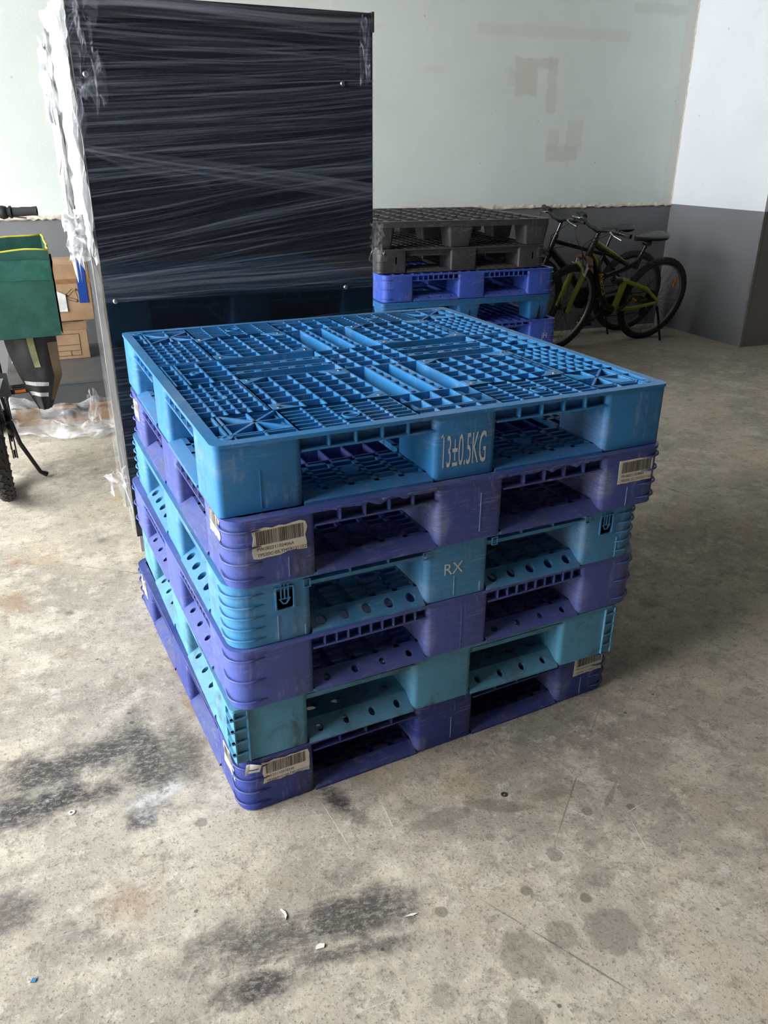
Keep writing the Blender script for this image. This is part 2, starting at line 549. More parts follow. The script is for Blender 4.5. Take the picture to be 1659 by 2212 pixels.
def lettering(name, body, size, sx, fn, mat, parent):
    """fn maps (x, y) of the text to local 3-D"""
    v, f = text_mesh(body, size, sx)
    m = MB().add([fn(x, y) for x, y in v], f)
    return m.build(name, mat, parent)


def cut(o, cutter_mb):
    """subtract a cutter from a mesh object for good"""
    c = cutter_mb.build('cutter', DARKHOLE, o.parent)
    bpy.context.view_layer.update()
    b = o.modifiers.new('cut', 'BOOLEAN')
    b.operation = 'DIFFERENCE'
    b.solver = 'EXACT'
    b.object = c
    dg = bpy.context.evaluated_depsgraph_get()
    me = bpy.data.meshes.new_from_object(o.evaluated_get(dg))
    o.modifiers.clear()
    old = o.data
    o.data = me
    me.name = old.name
    bpy.data.objects.remove(c, do_unlink=True)


# ------------------------------------------------------------------ room shell
YB, XR, YE = 5.85, 4.905, 4.82


def struct(o, label=None, cat=None):
    o['kind'] = 'structure'
    if label:
        o['label'] = label
    if cat:
        o['category'] = cat
    return o


struct(MB().box(-16, 12, -16, 9, -0.2, 0.0).build('floor', floor_material()), 'stained worn concrete floor with dark rubber smudges', 'floor')
PATCH = lin(186, 188, 178)
WALL_W = wall_material('flaking_white_paint', lin(205, 214, 209), lin(196, 206, 201), [
    (3.32, 3.51, 1.78, 2.03, 0.75, PATCH), (3.50, 3.69, 1.96, 2.03, 0.75, PATCH), (3.60, 3.69, 1.66, 2.03, 0.6, PATCH),
    (3.64, 3.92, 1.33, 1.45, 0.65, PATCH), (3.64, 3.74, 1.4, 1.55, 0.5, PATCH), (3.80, 3.95, 1.4, 1.62, 0.45, PATCH),
    (3.26, 3.34, 1.84, 1.96, 0.35, PATCH), (3.0, 4.3, 2.16, 2.24, 0.35, lin(190, 190, 180)), (4.3, 4.8, 2.36, 2.43, 0.4, PATCH), (2.6, 2.75, 1.9, 1.95, 0.25, PATCH),
    (4.80, 4.905, 1.0, 2.7, 0.35, lin(196, 188, 172)), (3.9, 4.0, 1.7, 1.78, 0.2, PATCH)])
WALL_R = wall_material('bright_white_paint', lin(214, 219, 224), lin(206, 212, 218))
DADO = wall_material('grey_dado_paint', lin(112, 114, 117), lin(104, 106, 109))
DADO_D = wall_material('brown_grey_dado_paint', lin(116, 112, 106), lin(104, 101, 96))  # browner grey than the other dado faces
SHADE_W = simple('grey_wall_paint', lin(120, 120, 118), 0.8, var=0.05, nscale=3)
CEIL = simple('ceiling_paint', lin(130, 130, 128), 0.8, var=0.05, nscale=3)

wb = struct(MB().box(-12, XR + 0.3, YB, YB + 0.3, 1.004, ROOM_H).build('wall_back', WALL_W), 'pale green-white back wall with patched paint', 'wall')
struct(MB().box(-12, XR + 0.3, YB + 0.008, YB + 0.3, 0.0, 1.0039).build('dado_panel', DADO, wb))
wr = struct(MB().box(XR, XR + 3, YE, YB + 0.3, 1.004, ROOM_H).build('wall_right', WALL_R), 'bright white short return wall in the corner', 'wall')
struct(MB().box(XR + 0.004, XR + 3, YE + 0.006, YB + 0.3, 0.0, 1.0039).build('dado_panel', DADO, wr))
we = struct(MB().box(XR + 3, 12, YE, YE + 0.3, 1.0, ROOM_H).build('wall_side', WALL_R), 'wall face beyond the outer corner', 'wall')
struct(MB().box(XR + 0.02, 12, YE - 0.004, YE + 0.3, 0.0, 1.0).build('dado_panel', DADO_D, we))
struct(MB().box(11.7, 12, ROOM_F, YE, 0.0, ROOM_H).build('wall_far', SHADE_W), 'plain white wall', 'wall')
struct(MB().box(OPEN_X, 12, ROOM_F - 0.3, ROOM_F, 0.0, ROOM_H).build('wall_front', SHADE_W), 'plain white wall', 'wall')
struct(MB().box(OPEN_X - 0.3, OPEN_X, ROOM_F - 0.3, OPEN_Y, 0.0, ROOM_H).build('wall_left', SHADE_W), 'unseen grey wall keeping daylight off the pallet fronts', 'wall')  # unseen, its length set to limit daylight on the pallet fronts
struct(MB().box(OPEN_X, 12, ROOM_F - 0.3, YB + 0.3, ROOM_H, ROOM_H + 0.2).build('ceiling', CEIL), 'plain pale ceiling', 'ceiling')


def crust(name, p0, p1, nrm, n, mat):
    """ragged line of flaking plaster between two points"""
    m = MB()
    p0, p1, nrm = Vector(p0), Vector(p1), Vector(nrm)
    d = p1 - p0
    up = Vector((0, 0, 1)) if abs(d.normalized().z) < 0.5 else d.normalized().cross(nrm)
    vs, fs = [], []
    rnd = random.Random(len(name) * 31 + n)
    for i in range(n + 1):
        c = p0 + d * i / n
        a, b, k = rnd.uniform(0.004, 0.016), rnd.uniform(0.006, 0.026), rnd.uniform(0.003, 0.011)
        vs += [c - up * a, c - up * a * 0.4 + nrm * k, c + up * b * 0.4 + nrm * k * 0.8, c + up * b]
        if i:
            o = (i - 1) * 4
            for j in range(3):
                fs.append((o + j, o + 4 + j, o + 5 + j, o + 1 + j))
    m.add(vs, fs)
    return struct(m.build(name, mat))


CRUST = simple('flaking_plaster', lin(205, 198, 184), 0.85, var=0.3, nscale=45, bump=0.6)
crust('trim_1', (-6, YB, 1.0), (XR, YB, 1.0), (0, -1, 0), 420, CRUST)
crust('trim_2', (XR, YB, 1.0), (XR, YB, 2.9), (-0.7, -0.7, 0), 120, CRUST)
EDGE = simple('corner_guard_metal', lin(150, 150, 152), 0.4, 0.6, var=0.25, nscale=20)
struct(MB().box(XR - 0.003, XR + 0.018, YE - 0.006, YE + 0.012, 0.0, 1.004).build('trim_3', EDGE))


# ------------------------------------------------------------------ pallets
def holed_strip(m, p00, p10, p01, nc, ru, rv, depth, drop=None):
    """strip from p00 along p10 with up-edge p01, nc cells, each with an oval hole (half sizes ru, rv) and walls of the given depth"""
    p00, p10, p01 = Vector(p00), Vector(p10), Vector(p01)
    U, V = p10 - p00, p01 - p00
    nrm = U.cross(V).normalized()
    Lu, Lv = U.length, V.length
    eu, ev = U / Lu, V / Lv
    cw = Lu / nc
    K = 16
    for c in range(nc):
        ctr = p00 + eu * (cw * (c + 0.5)) + V * 0.5
        o, h, w = [], [], []
        for k in range(K):
            a = 2 * math.pi * k / K
            ca, sa = math.cos(a), math.sin(a)
            h.append(ctr + eu * ru * ca + ev * rv * sa)
            w.append(h[-1] - nrm * depth)
            t = 1 / max(abs(ca), abs(sa))
            o.append(ctr + eu * (cw / 2) * ca * t + ev * (Lv / 2) * sa * t)
        m.add(o + h + w, [(k, (k + 1) % K, K + (k + 1) % K, K + k) for k in range(K)] +
              [(K + k, K + (k + 1) % K, 2 * K + (k + 1) % K, 2 * K + k) for k in range(K)])


def side_map(side, W, D):
    """(s along the side, t inward) -> (u, v)"""
    if side == 0:
        return W, lambda s, t: (s, t)
    if side == 1:
        return D, lambda s, t: (W - t, s)
    if side == 2:
        return W, lambda s, t: (W - s, D - t)
    return D, lambda s, t: (t, D - s)


def quadbox(m, mp, s0, s1, t0, t1, z0, z1):
    pts = [mp(s0, t0), mp(s1, t0), mp(s1, t1), mp(s0, t1)]
    m.prism(pts, z0, z1)


def pallet(name, label, loc, yaw, mat, W=1.1, D=1.1, H=0.15, r=0.04, b0=0.185, bm=(0.465, 0.635), dividers=5, lip=0.022,
           apron=(0.032, 0.024), holes=0, hole=(0.011, 0.008), ribs=0, rib_span=0.03, deck='grid', slot='grid', group=None, chamfer=False, detail=True):
    root = empty(name, loc, yaw)
    tag(root, label, 'pallet', group)
    k = W / 1.1
    zt = H
    rim_t = 0.008
    w_rim = 0.024
    # rim plate and its skirt
    outer = rrect(0, 0, W, D, r)
    inner = rrect(w_rim, w_rim, W - w_rim, D - w_rim, max(r - w_rim, 0.006))
    MB().ring(outer, inner, zt - rim_t, zt).build('deck_rim', mat, root, smooth=40)
    # blocks: hollow posts
    us = [(0.003, b0 * k), (bm[0] * k, bm[1] * k), (W - b0 * k, W - 0.003)]
    kd = D / 1.1
    vs = [(0.003, b0 * kd), (bm[0] * kd, bm[1] * kd), (D - b0 * kd, D - 0.003)]
    blocks = {}
    for i, (u0, u1) in enumerate(us):
        for j, (v0, v1) in enumerate(vs):
            rr = [0.014] * 4
            if (i, j) in ((0, 0), (2, 0), (2, 2), (0, 2)):
                rr[{(0, 0): 0, (2, 0): 1, (2, 2): 2, (0, 2): 3}[(i, j)]] = max(r - 0.003, 0.004)
            m = MB().cup(rrect(u0, v0, u1, v1, rr), 0.002, zt - rim_t, 0.005)
            blocks[(i, j)] = m.build('block', mat, root, smooth=40)
    # edges of the deck over the fork openings: recessed web, dividers, thin lip
    for side in range(4):
        L, mp = side_map(side, W, D)
        q = L / 1.1
        for (s0, s1) in ((b0 * q, bm[0] * q), (bm[1] * q, L - b0 * q)):
            m = MB()
            quadbox(m, mp, s0, s1, w_rim - 0.002, w_rim + 0.002, zt - lip - 0.004, zt - rim_t)
            quadbox(m, mp, s0, s1, 0.004, w_rim, zt - lip - 0.004, zt - lip)
            for d in range(1, dividers + 1):
                s = s0 + (s1 - s0) * d / (dividers + 1)
                quadbox(m, mp, s - 0.0016, s + 0.0016, 0.005, w_rim, zt - lip, zt - rim_t)
            m.build('deck_edge', mat, root)
            # sloped entry ramp of the bottom runner
            ad, ah = apron
            m = MB()
            a, b = mp(s0, 0.001), mp(s1, 0.001)
            c = mp(s0, ad)
            p00, p10, p01 = (a[0], a[1], 0.006), (b[0], b[1], 0.006), (c[0], c[1], ah)
            if holes:
                holed_strip(m, p00, p10, p01, holes, hole[0], hole[1], min(0.012, ah * 0.34))
            else:
                e = mp(s1, ad)
                m.add([p00, p10, (e[0], e[1], ah), p01], [(0, 1, 2, 3)])
            quadbox(m, mp, s0, s1, 0.001, 0.004, 0.0, 0.006)
            m.build('entry_ramp', mat, root)
            # slotted runner behind the ramp
            m = MB()
            t1 = b0 * (1.0)
            zr0, zr1 = ah - 0.012, ah
            quadbox(m, mp, s0, s1, ad - 0.001, ad + 0.012, zr0, zr1)
            quadbox(m, mp, s0, s1, t1 - 0.012, t1, max(0.001, zr0 - 0.008), zr1)
            if slot == 'round':
                a, b, c = mp(s0, ad + 0.012), mp(s1, ad + 0.012), mp(s0, (ad + t1) / 2)
                holed_strip(m, (*a, ah), (*b, ah), (*c, ah), 4, 0.017, 0.014, 0.012)
                a, b, c = mp(s0, (ad + t1) / 2), mp(s1, (ad + t1) / 2), mp(s0, t1 - 0.012)
                holed_strip(m, (*a, ah), (*b, ah), (*c, ah), 4, 0.024, 0.018, 0.012)
            else:
                nr = 5
                for i in range(1, nr):
                    t = ad + 0.012 + (t1 - ad - 0.024) * i / nr
                    quadbox(m, mp, s0, s1, t - 0.004, t + 0.004, zr0, zr1)
                for i in range(0, 6):
                    s = s0 + (s1 - s0) * i / 5
                    quadbox(m, mp, s - 0.006, s + 0.006, ad, t1, zr0, zr1)
                cc = mp((s0 + s1) / 2, (ad + t1) / 2 + 0.012)
                m.prism([(cc[0] + 0.022 * math.cos(a * 0.3927), cc[1] + 0.022 * math.sin(a * 0.3927)) for a in range(16)], zr0, zr1 + 0.0004)
            m.build('bottom_runner', mat, root)
    # bottom outline and the cross runners
    m = MB()
    for (u0, u1, v0, v1) in ((bm[0] * k, bm[1] * k, b0 * kd, bm[0] * kd), (bm[0] * k, bm[1] * k, bm[1] * kd, D - b0 * kd), (b0 * k, bm[0] * k, bm[0] * kd, bm[1] * kd), (bm[1] * k, W - b0 * k, bm[0] * kd, bm[1] * kd)):
        for i in range(4):
            t = i / 3
            if u1 - u0 > v1 - v0:
                v = v0 + 0.006 + (v1 - v0 - 0.012) * t
                m.box(u0, u1, v - 0.006, v + 0.006, 0.004, 0.02)
            else:
                u = u0 + 0.006 + (u1 - u0 - 0.012) * t
                m.box(u - 0.006, u + 0.006, v0, v1, 0.004, 0.02)
        for i in range(6):
            t = (i + 0.5) / 6
            if u1 - u0 > v1 - v0:
                u = u0 + (u1 - u0) * t
                m.box(u - 0.006, u + 0.006, v0, v1, 0.004, 0.02)
            else:
                v = v0 + (v1 - v0) * t
                m.box(u0, u1, v - 0.006, v + 0.006, 0.004, 0.02)
    m.build('cross_runner', mat, root)
    # top deck
    z0, z1 = zt - 0.040, zt - 0.001
    T = 0.004
    if deck == 'grid':
        m = MB()
        n1, n2 = 18, 14
        for i in range(n1 + 1):
            u = w_rim + (W - 2 * w_rim) * i / n1
            m.box(u - T / 2, u + T / 2, w_rim, D - w_rim, z0, z1)
        for i in range(n2 + 1):
            v = w_rim + (D - 2 * w_rim) * i / n2
            m.box(w_rim, W - w_rim, v - T / 2, v + T / 2, z0, z1)
        m.build('deck_grating', mat, root)
    elif deck == 'fine':
        fine_deck(root, mat, W, D, z0, z1, T)
    # moulded bumpers round the corners
    if ribs:
        corners = [(0, 0, 0), (W, 0, 1), (W, D, 2), (0, D, 3)]
        for (cx, cy, ci) in corners:
            dx, dy = (1 if cx == 0 else -1), (1 if cy == 0 else -1)
            for q in range(ribs):
                z = zt * (0.14 + 0.70 * q / (ribs - 1))
                path = []
                off = 0.0015
                path.append((cx + dx * (r + rib_span), cy + dy * 0.002, z))
                for a in range(9):
                    t = math.pi / 2 * a / 8
                    path.append((cx + dx * (r - (r + off) * math.sin(t)), cy + dy * (r - (r + off) * math.cos(t)), z))
                path.append((cx + dx * 0.002, cy + dy * (r + rib_span), z))
                MB().tube(path, [0.0005] + [0.0027] * 9 + [0.0005], 6).build('corner_rib', mat, root, smooth=True)
    root['W'] = W
    return root, blocks


def fine_deck(root, mat, W, D, z0, z1, T):
    """the lattice of the top pallet, zone by zone, mirrored about both centre lines"""
    cu, cv = W / 2, D / 2

    def zone(name, bars, mirror=(True, True), gussets=()):
        seen = set()
        for mu in ((False, True) if mirror[0] else (False,)):
            for mv in ((False, True) if mirror[1] else (False,)):
                m = MB()
                for (p, q, w, zz) in bars:
                    p2 = (W - p[0] if mu else p[0], D - p[1] if mv else p[1])
                    q2 = (W - q[0] if mu else q[0], D - q[1] if mv else q[1])
                    m.bar(p2, q2, w, z0 if zz is None else zz, z1)
                m.build(name, mat, root)

    def grid(u0, u1, v0, v1, us, vs, w=T):
        b = []
        for u in us:
            b.append(((u, v0), (u, v1), w, None))
        for v in vs:
            b.append(((u0, v), (u1, v), w, None))
        return b
    A, B, C_ = 0.022, 0.183, 0.447
    M = 0.653
    # corner square with crossed braces
    bars = grid(A, B, A, B, [0.046, 0.056, 0.119, B], [0.046, 0.056, 0.119, B])
    bars += [((0.058, 0.058), (B, B), 0.006, z0 + 0.012), ((0.058, B), (B, 0.058), 0.006, z0 + 0.012)]
    zone('corner_grating', bars)
    # left / right edge gratings over the fork openings
    n = 7
    zone('edge_grating', grid(A, 0.175, B, C_, [0.055, 0.081, 0.107, 0.133, 0.168, 0.176], [B + (C_ - B) * i / n for i in range(n + 1)]))
    # front / back edge gratings, closely slatted
    zone('edge_grating', grid(B, C_, A, 0.175, [B + (C_ - B) * i / 5 for i in range(6)], [0.040, 0.063, 0.086, 0.109, 0.132, 0.155, 0.176]))
    # mid edges over the middle blocks
    zone('mid_grating', grid(A, 0.176, C_, M, [0.03, 0.056, 0.064, 0.118, 0.176], [C_ + (M - C_) * i / 4 for i in range(5)]), (True, False))
    zone('mid_grating', grid(C_, M, A, 0.176, [C_ + (M - C_) * i / 4 for i in range(5)], [0.03, 0.056, 0.064, 0.118, 0.176]), (False, True))
    # the four inner panels
    zone('panel_grating', grid(0.176, C_, 0.176, C_, [0.176, 0.2, 0.2494, 0.2988, 0.3482, 0.3976, C_], [0.176 + (C_ - 0.176) * i / 6 for i in range(7)]))
    # centre
    zone('centre_grating', grid(C_, M, C_, M, [C_ + (M - C_) * i / 4 for i in range(5)], [C_ + (M - C_) * i / 4 for i in range(5)]), (False, False))
    # long slats between the panels
    for mu in (False, True):
        for (v, a) in ((0.515, 0), (0.585, 1)):
            m = MB()
            u0, u1 = (0.178, C_) if not mu else (W - C_, W - 0.178)
            for d in (-0.010, 0.010):
                m.bar((u0, v + d), (u1, v + d), 0.005, z0 - 0.004, z1)
            for i in range(6):
                u = u0 + (u1 - u0) * (i + 0.5) / 6
                m.box(u - 0.008, u + 0.008, v - 0.010, v + 0.010, z1 - 0.006, z1 - 0.0005)
            m.build('long_slat', mat, root)
    for mv in (False, True):
        for (u, a) in ((0.515, 0), (0.585, 1)):
            m = MB()
            v0, v1 = (0.178, C_) if not mv else (D - C_, D - 0.178)
            for d in (-0.010, 0.010):
                m.bar((u + d, v0), (u + d, v1), 0.005, z0 - 0.004, z1)
            for i in range(6):
                v = v0 + (v1 - v0) * (i + 0.5) / 6
                m.box(u - 0.010, u + 0.010, v - 0.008, v + 0.008, z1 - 0.006, z1 - 0.0005)
            m.build('long_slat', mat, root)
    # gusset plates at panel corners, each with its screw
    for fu in (0, 1):
        for fv in (0, 1):
            for (gu, gv, du, dv) in ((0.178, 0.178, 1, 1), (C_ - 0.002, 0.178, -1, 1), (0.178, C_ - 0.002, 1, -1), (C_ - 0.002, C_ - 0.002, -1, -1)):
                pts = [(gu, gv), (gu + du * 0.066, gv), (gu + du * 0.008, gv + dv * 0.042), (gu, gv + dv * 0.042)]
                pts = [((W - x) if fu else x, (D - y) if fv else y) for x, y in pts]
                g = MB().prism(pts, z1 - 0.004, z1 + 0.0012).build('gusset_plate', mat, root)
                sx, sy = gu + du * 0.016, gv + dv * 0.013
                sx, sy = (W - sx) if fu else sx, (D - sy) if fv else sy
                MB().lathe([(0.0055, 0), (0.0055, 0.0016), (0.002, 0.0016), (0.002, 0.0004), (0, 0.0004)], (sx, sy, z1 + 0.0012), (0, 0, 1), 12).build('screw', STEEL, g)
            for (x, y) in ((0.040, 0.040), (0.094, 0.55)):
                x2, y2 = (W - x) if fu else x, (D - y) if fv else y
                if fv and y == 0.55:
                    continue
                MB().lathe([(0.012, -0.004), (0.012, 0.0008), (0.006, 0.0008), (0.006, -0.002), (0, -0.002)], (x2, y2, z1 + 0.001), (0, 0, 1), 14).build('deck_screw', mat, root)
            for (x, y) in ((0.094, 0.315), (0.315, 0.086)):
                x, y = (W - x) if fu else x, (D - y) if fv else y
                o = [(x + 0.0195 * math.cos(i * math.pi / 10), y + 0.0195 * math.sin(i * math.pi / 10)) for i in range(20)]
                q = [(x + 0.0160 * math.cos(i * math.pi / 10), y + 0.0160 * math.sin(i * math.pi / 10)) for i in range(20)]
                MB().ring(o, q, z0 - 0.002, z1 + 0.001).build('drain_ring', mat, root, smooth=40)
    # solid corner fillets of the rim
    for fu in (0, 1):
        for fv in (0, 1):
            pts = [(0.02, 0.02), (0.046, 0.02), (0.046, 0.046), (0.02, 0.046)]
            pts = [((W - x) if fu else x, (D - y) if fv else y) for x, y in pts]
            MB().prism(pts, z1 - 0.006, z1 + 0.0006).build('rim_fillet', mat, root)


def sticker(root, name, u0, z0, w, h, face, lines, wrap=None, tilt=0.0, seed=1, torn=0.0):
    """paper barcode label on a pallet face; face 'front' (v=0) or 'left' (u=0)"""
    rnd = random.Random(seed)
    off = 0.0006

    def fn(x, y, d=0.0):
        c, s = math.cos(tilt), math.sin(tilt)
        x, y = x * c - y * s, x * s + y * c
        if face == 'front':
            return (u0 + x, 0.003 - off - d, z0 + y)
        return (0.003 - off - d, u0 - x, z0 + y)
    # ragged outline
    pts = []
    for (a, b, n) in (((0, 0), (w, 0), 8), ((w, 0), (w, h), 4), ((w, h), (0, h), 8), ((0, h), (0, 0), 4)):
        for i in range(n):
            t = i / n
            j = torn * rnd.uniform(-1, 1)
            x, y = a[0] + (b[0] - a[0]) * t, a[1] + (b[1] - a[1]) * t
            x += (w / 2 - x) / w * abs(j) * 2 * 0.5
            y += (h / 2 - y) / h * abs(j) * 2 * 0.5
            pts.append((x, y))
    n = len(pts)
    m = MB().add([fn(x, y, 0.0002) for x, y in pts] + [fn(x, y, 0.0011) for x, y in pts],
                 [tuple(range(n, 2 * n))] + [(i, (i + 1) % n, n + (i + 1) % n, n + i) for i in range(n)])
    lab = m.build(name, PAPER, root)
    bc = MB()
    x = w * 0.09
    while x < w * 0.92:
        bw = rnd.choice((0.0007, 0.0007, 0.0012, 0.0018))
        q = [(x, h * 0.45), (x + bw, h * 0.45), (x + bw, h * 0.9), (x, h * 0.9)]
        bc.add([fn(a, b, 0.0014) for a, b in q], [(0, 1, 2, 3)])
        x += bw + rnd.choice((0.0006, 0.0009, 0.0014))
    bc.build('barcode', INK, lab)
    for i, tx in enumerate(lines):
        lettering('printed_line', tx, h * 0.15, 0.98, lambda a, b, i=i: fn(w * 0.09 + a, h * (0.27 - 0.19 * i) + b, 0.0014), INK, lab)
    return lab


def stencil(root, body, u, z, size, sx, mat=None, ysc=1.0, lean=0.0):
    return lettering('stencil_lettering', body, size, sx, lambda x, y: (u + x, 0.0022, z + y * ysc + x * lean), mat or STENCIL, root)


def mould_line(root, u, z0, z1, mat):
    MB().box(u - 0.0009, u + 0.0009, 0.0018, 0.0032, z0, z1).build('mould_line', mat, root)


STRESS = simple('whitened_stress_plastic', lin(120, 140, 190), 0.5, var=0.3, nscale=60)
STRESS_B = simple('whitened_stress_blue', lin(120, 180, 205), 0.5, var=0.3, nscale=60)
GRP = 'pallets of the tall foreground stack'
# bottom up
p6, _ = pallet('plastic_pallet', 'dark indigo pallet at the bottom of the foreground stack, resting on the concrete', G(-0.322, 1.385, 0.0), 0.478 - PHI, INDIGO, 1.085, 1.105, r=0.042, ribs=4, dividers=3, lip=0.030, group=GRP, apron=(0.034, 0.026))
p5, b5 = pallet('plastic_pallet', 'teal green pallet with square notched corners, second from the floor in the foreground stack', G(-0.328, 1.383, 0.15), 0.447 - PHI, TEAL, 1.055, 1.10, r=0.012, holes=4, dividers=3, slot='round', group=GRP, apron=(0.046, 0.034), hole=(0.0085, 0.011), lip=0.014)
p4, _ = pallet('plastic_pallet', 'faded violet pallet with three corner ribs resting on the teal pallet', G(-0.315, 1.370, 0.30), 0.463 - PHI, VIOLET4, 1.10, 1.115, r=0.045, ribs=3, dividers=9, holes=4, lip=0.034, group=GRP, apron=(0.04, 0.03), hole=(0.0085, 0.009))
p3, b3 = pallet('plastic_pallet', 'mid blue pallet stencilled RX with arrow windows in its corner blocks', G(-0.314, 1.378, 0.45), 0.450 - PHI, SKY_BLUE3, 1.075, 1.10, r=0.048, ribs=5, dividers=2, holes=5, group=GRP, apron=(0.042, 0.032), lip=0.020, hole=(0.012, 0.013))
p2, _ = pallet('plastic_pallet', 'violet pallet with torn barcode labels directly below the topmost sky blue pallet', G(-0.303, 1.368, 0.60), 0.446 - PHI, VIOLET, 1.098, 1.10, r=0.042, ribs=4, dividers=4, group=GRP, apron=(0.036, 0.026), lip=0.036)
p1, b1 = pallet('plastic_pallet', 'sky blue pallet stencilled 13±0.5KG on top of the foreground stack', G(-0.320, 1.388, 0.75), 0.436 - PHI, SKY_BLUE, 1.10, 1.115, r=0.018, dividers=4, deck='fine', group=GRP, apron=(0.032, 0.014), b0=0.178, bm=(0.47, 0.625), lip=0.033)

# writing and fittings on the foreground pallets
stencil(p1, '13±0.5KG', 0.486, 0.030, 0.068, 0.40, ysc=1.52, lean=0.0)
MB().add([(0.4865, 0.0022, 0.102), (0.4915, 0.0022, 0.1075), (0.4915, 0.0022, 0.101), (0.4872, 0.0022, 0.0965)], [(0, 1, 2, 3)]).build('stencil_lettering', STENCIL, p1)
stencil(p3, 'RX', 0.500, 0.066, 0.042, 0.95, ysc=1.0, lean=0.02)
sticker(p2, 'barcode_label', 0.050, 0.062, 0.118, 0.068, 'front', ['PW20221102406A', 'TP520C-05,TM192211020520'], seed=3, torn=0.012, tilt=0.02)
sticker(p2, 'barcode_label', 0.960, 0.066, 0.105, 0.062, 'front', ['PW20221102406A', 'TP520C-05,TM192211020'], seed=4, torn=0.004)
sticker(p2, 'barcode_label', 0.135, 0.085, 0.090, 0.060, 'left', ['PW20221102'], seed=5, torn=0.02)
sticker(p2, 'barcode_label', 1.050, 0.070, 0.090, 0.060, 'left', ['PW20221102'], seed=6, torn=0.02)
sticker(p6, 'barcode_label', 0.052, 0.070, 0.118, 0.066, 'front', ['PW2211051E246', 'TP20601C-06,TM19221119'], seed=8, torn=0.012)
sticker(p6, 'barcode_label', 0.955, 0.074, 0.100, 0.062, 'front', ['PW22110511246', 'TM19211119601C-07,TM19'], seed=9, torn=0.004)
sticker(p6, 'barcode_label', 0.130, 0.066, 0.085, 0.065, 'left', ['PW2211051'], seed=10, torn=0.02)
sticker(p6, 'barcode_label', 1.050, 0.066, 0.085, 0.065, 'left', ['PW2211051'], seed=11, torn=0.02)
# scrap of paper curling off the corner of the bottom pallet
m = MB()
vs, fs = [], []
for i in range(5):
    for j in range(4):
        a = i / 4 * 2.0
        vs.append((0.012 + 0.009 * i + 0.002 * j, 0.004 - 0.010 * math.sin(a) * (0.4 + j / 3) - 0.004 * (i == 0), 0.112 + 0.011 * j + 0.004 * math.sin(a * 1.5) - 0.002 * i * (j == 3)))
for i in range(4):
    for j in range(3):
        fs.append((i * 4 + j, (i + 1) * 4 + j, (i + 1) * 4 + j + 1, i * 4 + j + 1))
tag(m.add(vs, fs).build('paper_scrap', simple('white_paper', lin(225, 225, 222), 0.7), p6), 'curled torn white paper scrap')
for (pp, lst, mt) in ((p2, ((0.575, 0.02, 0.115), (0.125, 0.01, 0.055), (0.995, 0.005, 0.055)), STRESS), (p6, ((0.56, 0.015, 0.08), (0.985, 0.01, 0.065)), STRESS), (p3, ((0.105, 0.005, 0.065), (0.53, 0.01, 0.06), (0.165, 0.005, 0.03), (1.005, 0.005, 0.06), (0.60, 0.005, 0.03)), STRESS_B), (p4, ((0.56, 0.005, 0.12),), VIOLET4), (p1, ((0.09, 0.01, 0.09),), SKY_BLUE)):
    for (u, z0, z1) in lst:
        mould_line(pp, u, z0, z1, mt)
# arrow windows of the RX pallet
for (bk, u) in (((0, 0), 0.122), ((2, 0), 0.965)):
    blk = b3[bk]
    cut(blk, MB().prism(rrect(u - 0.019, -0.02, u + 0.019, 0.012, 0.0001), 0.078, 0.130))
    fr = MB()
    o = rrect(u - 0.021, 0.076, u + 0.021, 0.132, 0.005)
    q = rrect(u - 0.018, 0.079, u + 0.018, 0.129, 0.004)
    fr.ring(o, q, 0.0, 0.005).map(lambda p: Vector((p.x, 0.0045 - p.z, p.y)))
    wf = fr.build('window_frame', SKY_BLUE3, p3)
    ar = MB()
    for d in (-0.008, 0.0, 0.008):
        ar.box(u + d - 0.0016, u + d + 0.0016, 0.001, 0.004, 0.104, 0.140)
    tri = [(u - 0.0135, 0.104), (u - 0.0045, 0.090), (u + 0.0045, 0.090), (u + 0.0135, 0.104)]
    tri2 = [(u - 0.0085, 0.1015), (u - 0.003, 0.093), (u + 0.003, 0.093), (u + 0.0085, 0.1015)]
    ar2 = MB().ring(tri, tri2, 0.0, 0.003).map(lambda p: Vector((p.x, 0.004 - p.z, p.y)))
    ar.add(ar2.v, ar2.f)
    ar.build('arrow_tab', SKY_BLUE3, p3)
# square pockets beside the openings of the RX pallet
for u in (0.172, 0.455, 0.635, 0.905):
    MB().ring(rrect(u - 0.008, 0.118, u + 0.008, 0.138, 0.001), rrect(u - 0.006, 0.120, u + 0.006, 0.136, 0.001), 0, 0.006).map(lambda p: Vector((p.x, 0.0035 - p.z * 0.5, p.y))).build('edge_pocket', SKY_BLUE3, p3)
# ladder corners of the teal pallet
for (cx, dx) in ((0.0, 1), (1.055, -1)):
    m = MB()
    for t in (0.004, 0.034):
        m.box(min(cx + dx * t, cx + dx * (t + 0.003)), max(cx + dx * t, cx + dx * (t + 0.003)), -0.003, 0.004, 0.004, 0.142)
    for q in range(4):
        z = 0.03 + 0.032 * q
        m.box(min(cx - dx * 0.003, cx + dx * 0.036), max(cx - dx * 0.003, cx + dx * 0.036), -0.0035, 0.004, z - 0.0018, z + 0.0018)
        if dx > 0:
            m.box(-0.0035, 0.004, -0.003, 0.036, z - 0.0018, z + 0.0018)
    if dx > 0:
        m.box(-0.003, 0.004, 0.033, 0.036, 0.004, 0.142)
    m.build('ladder_corner', TEAL, p5)
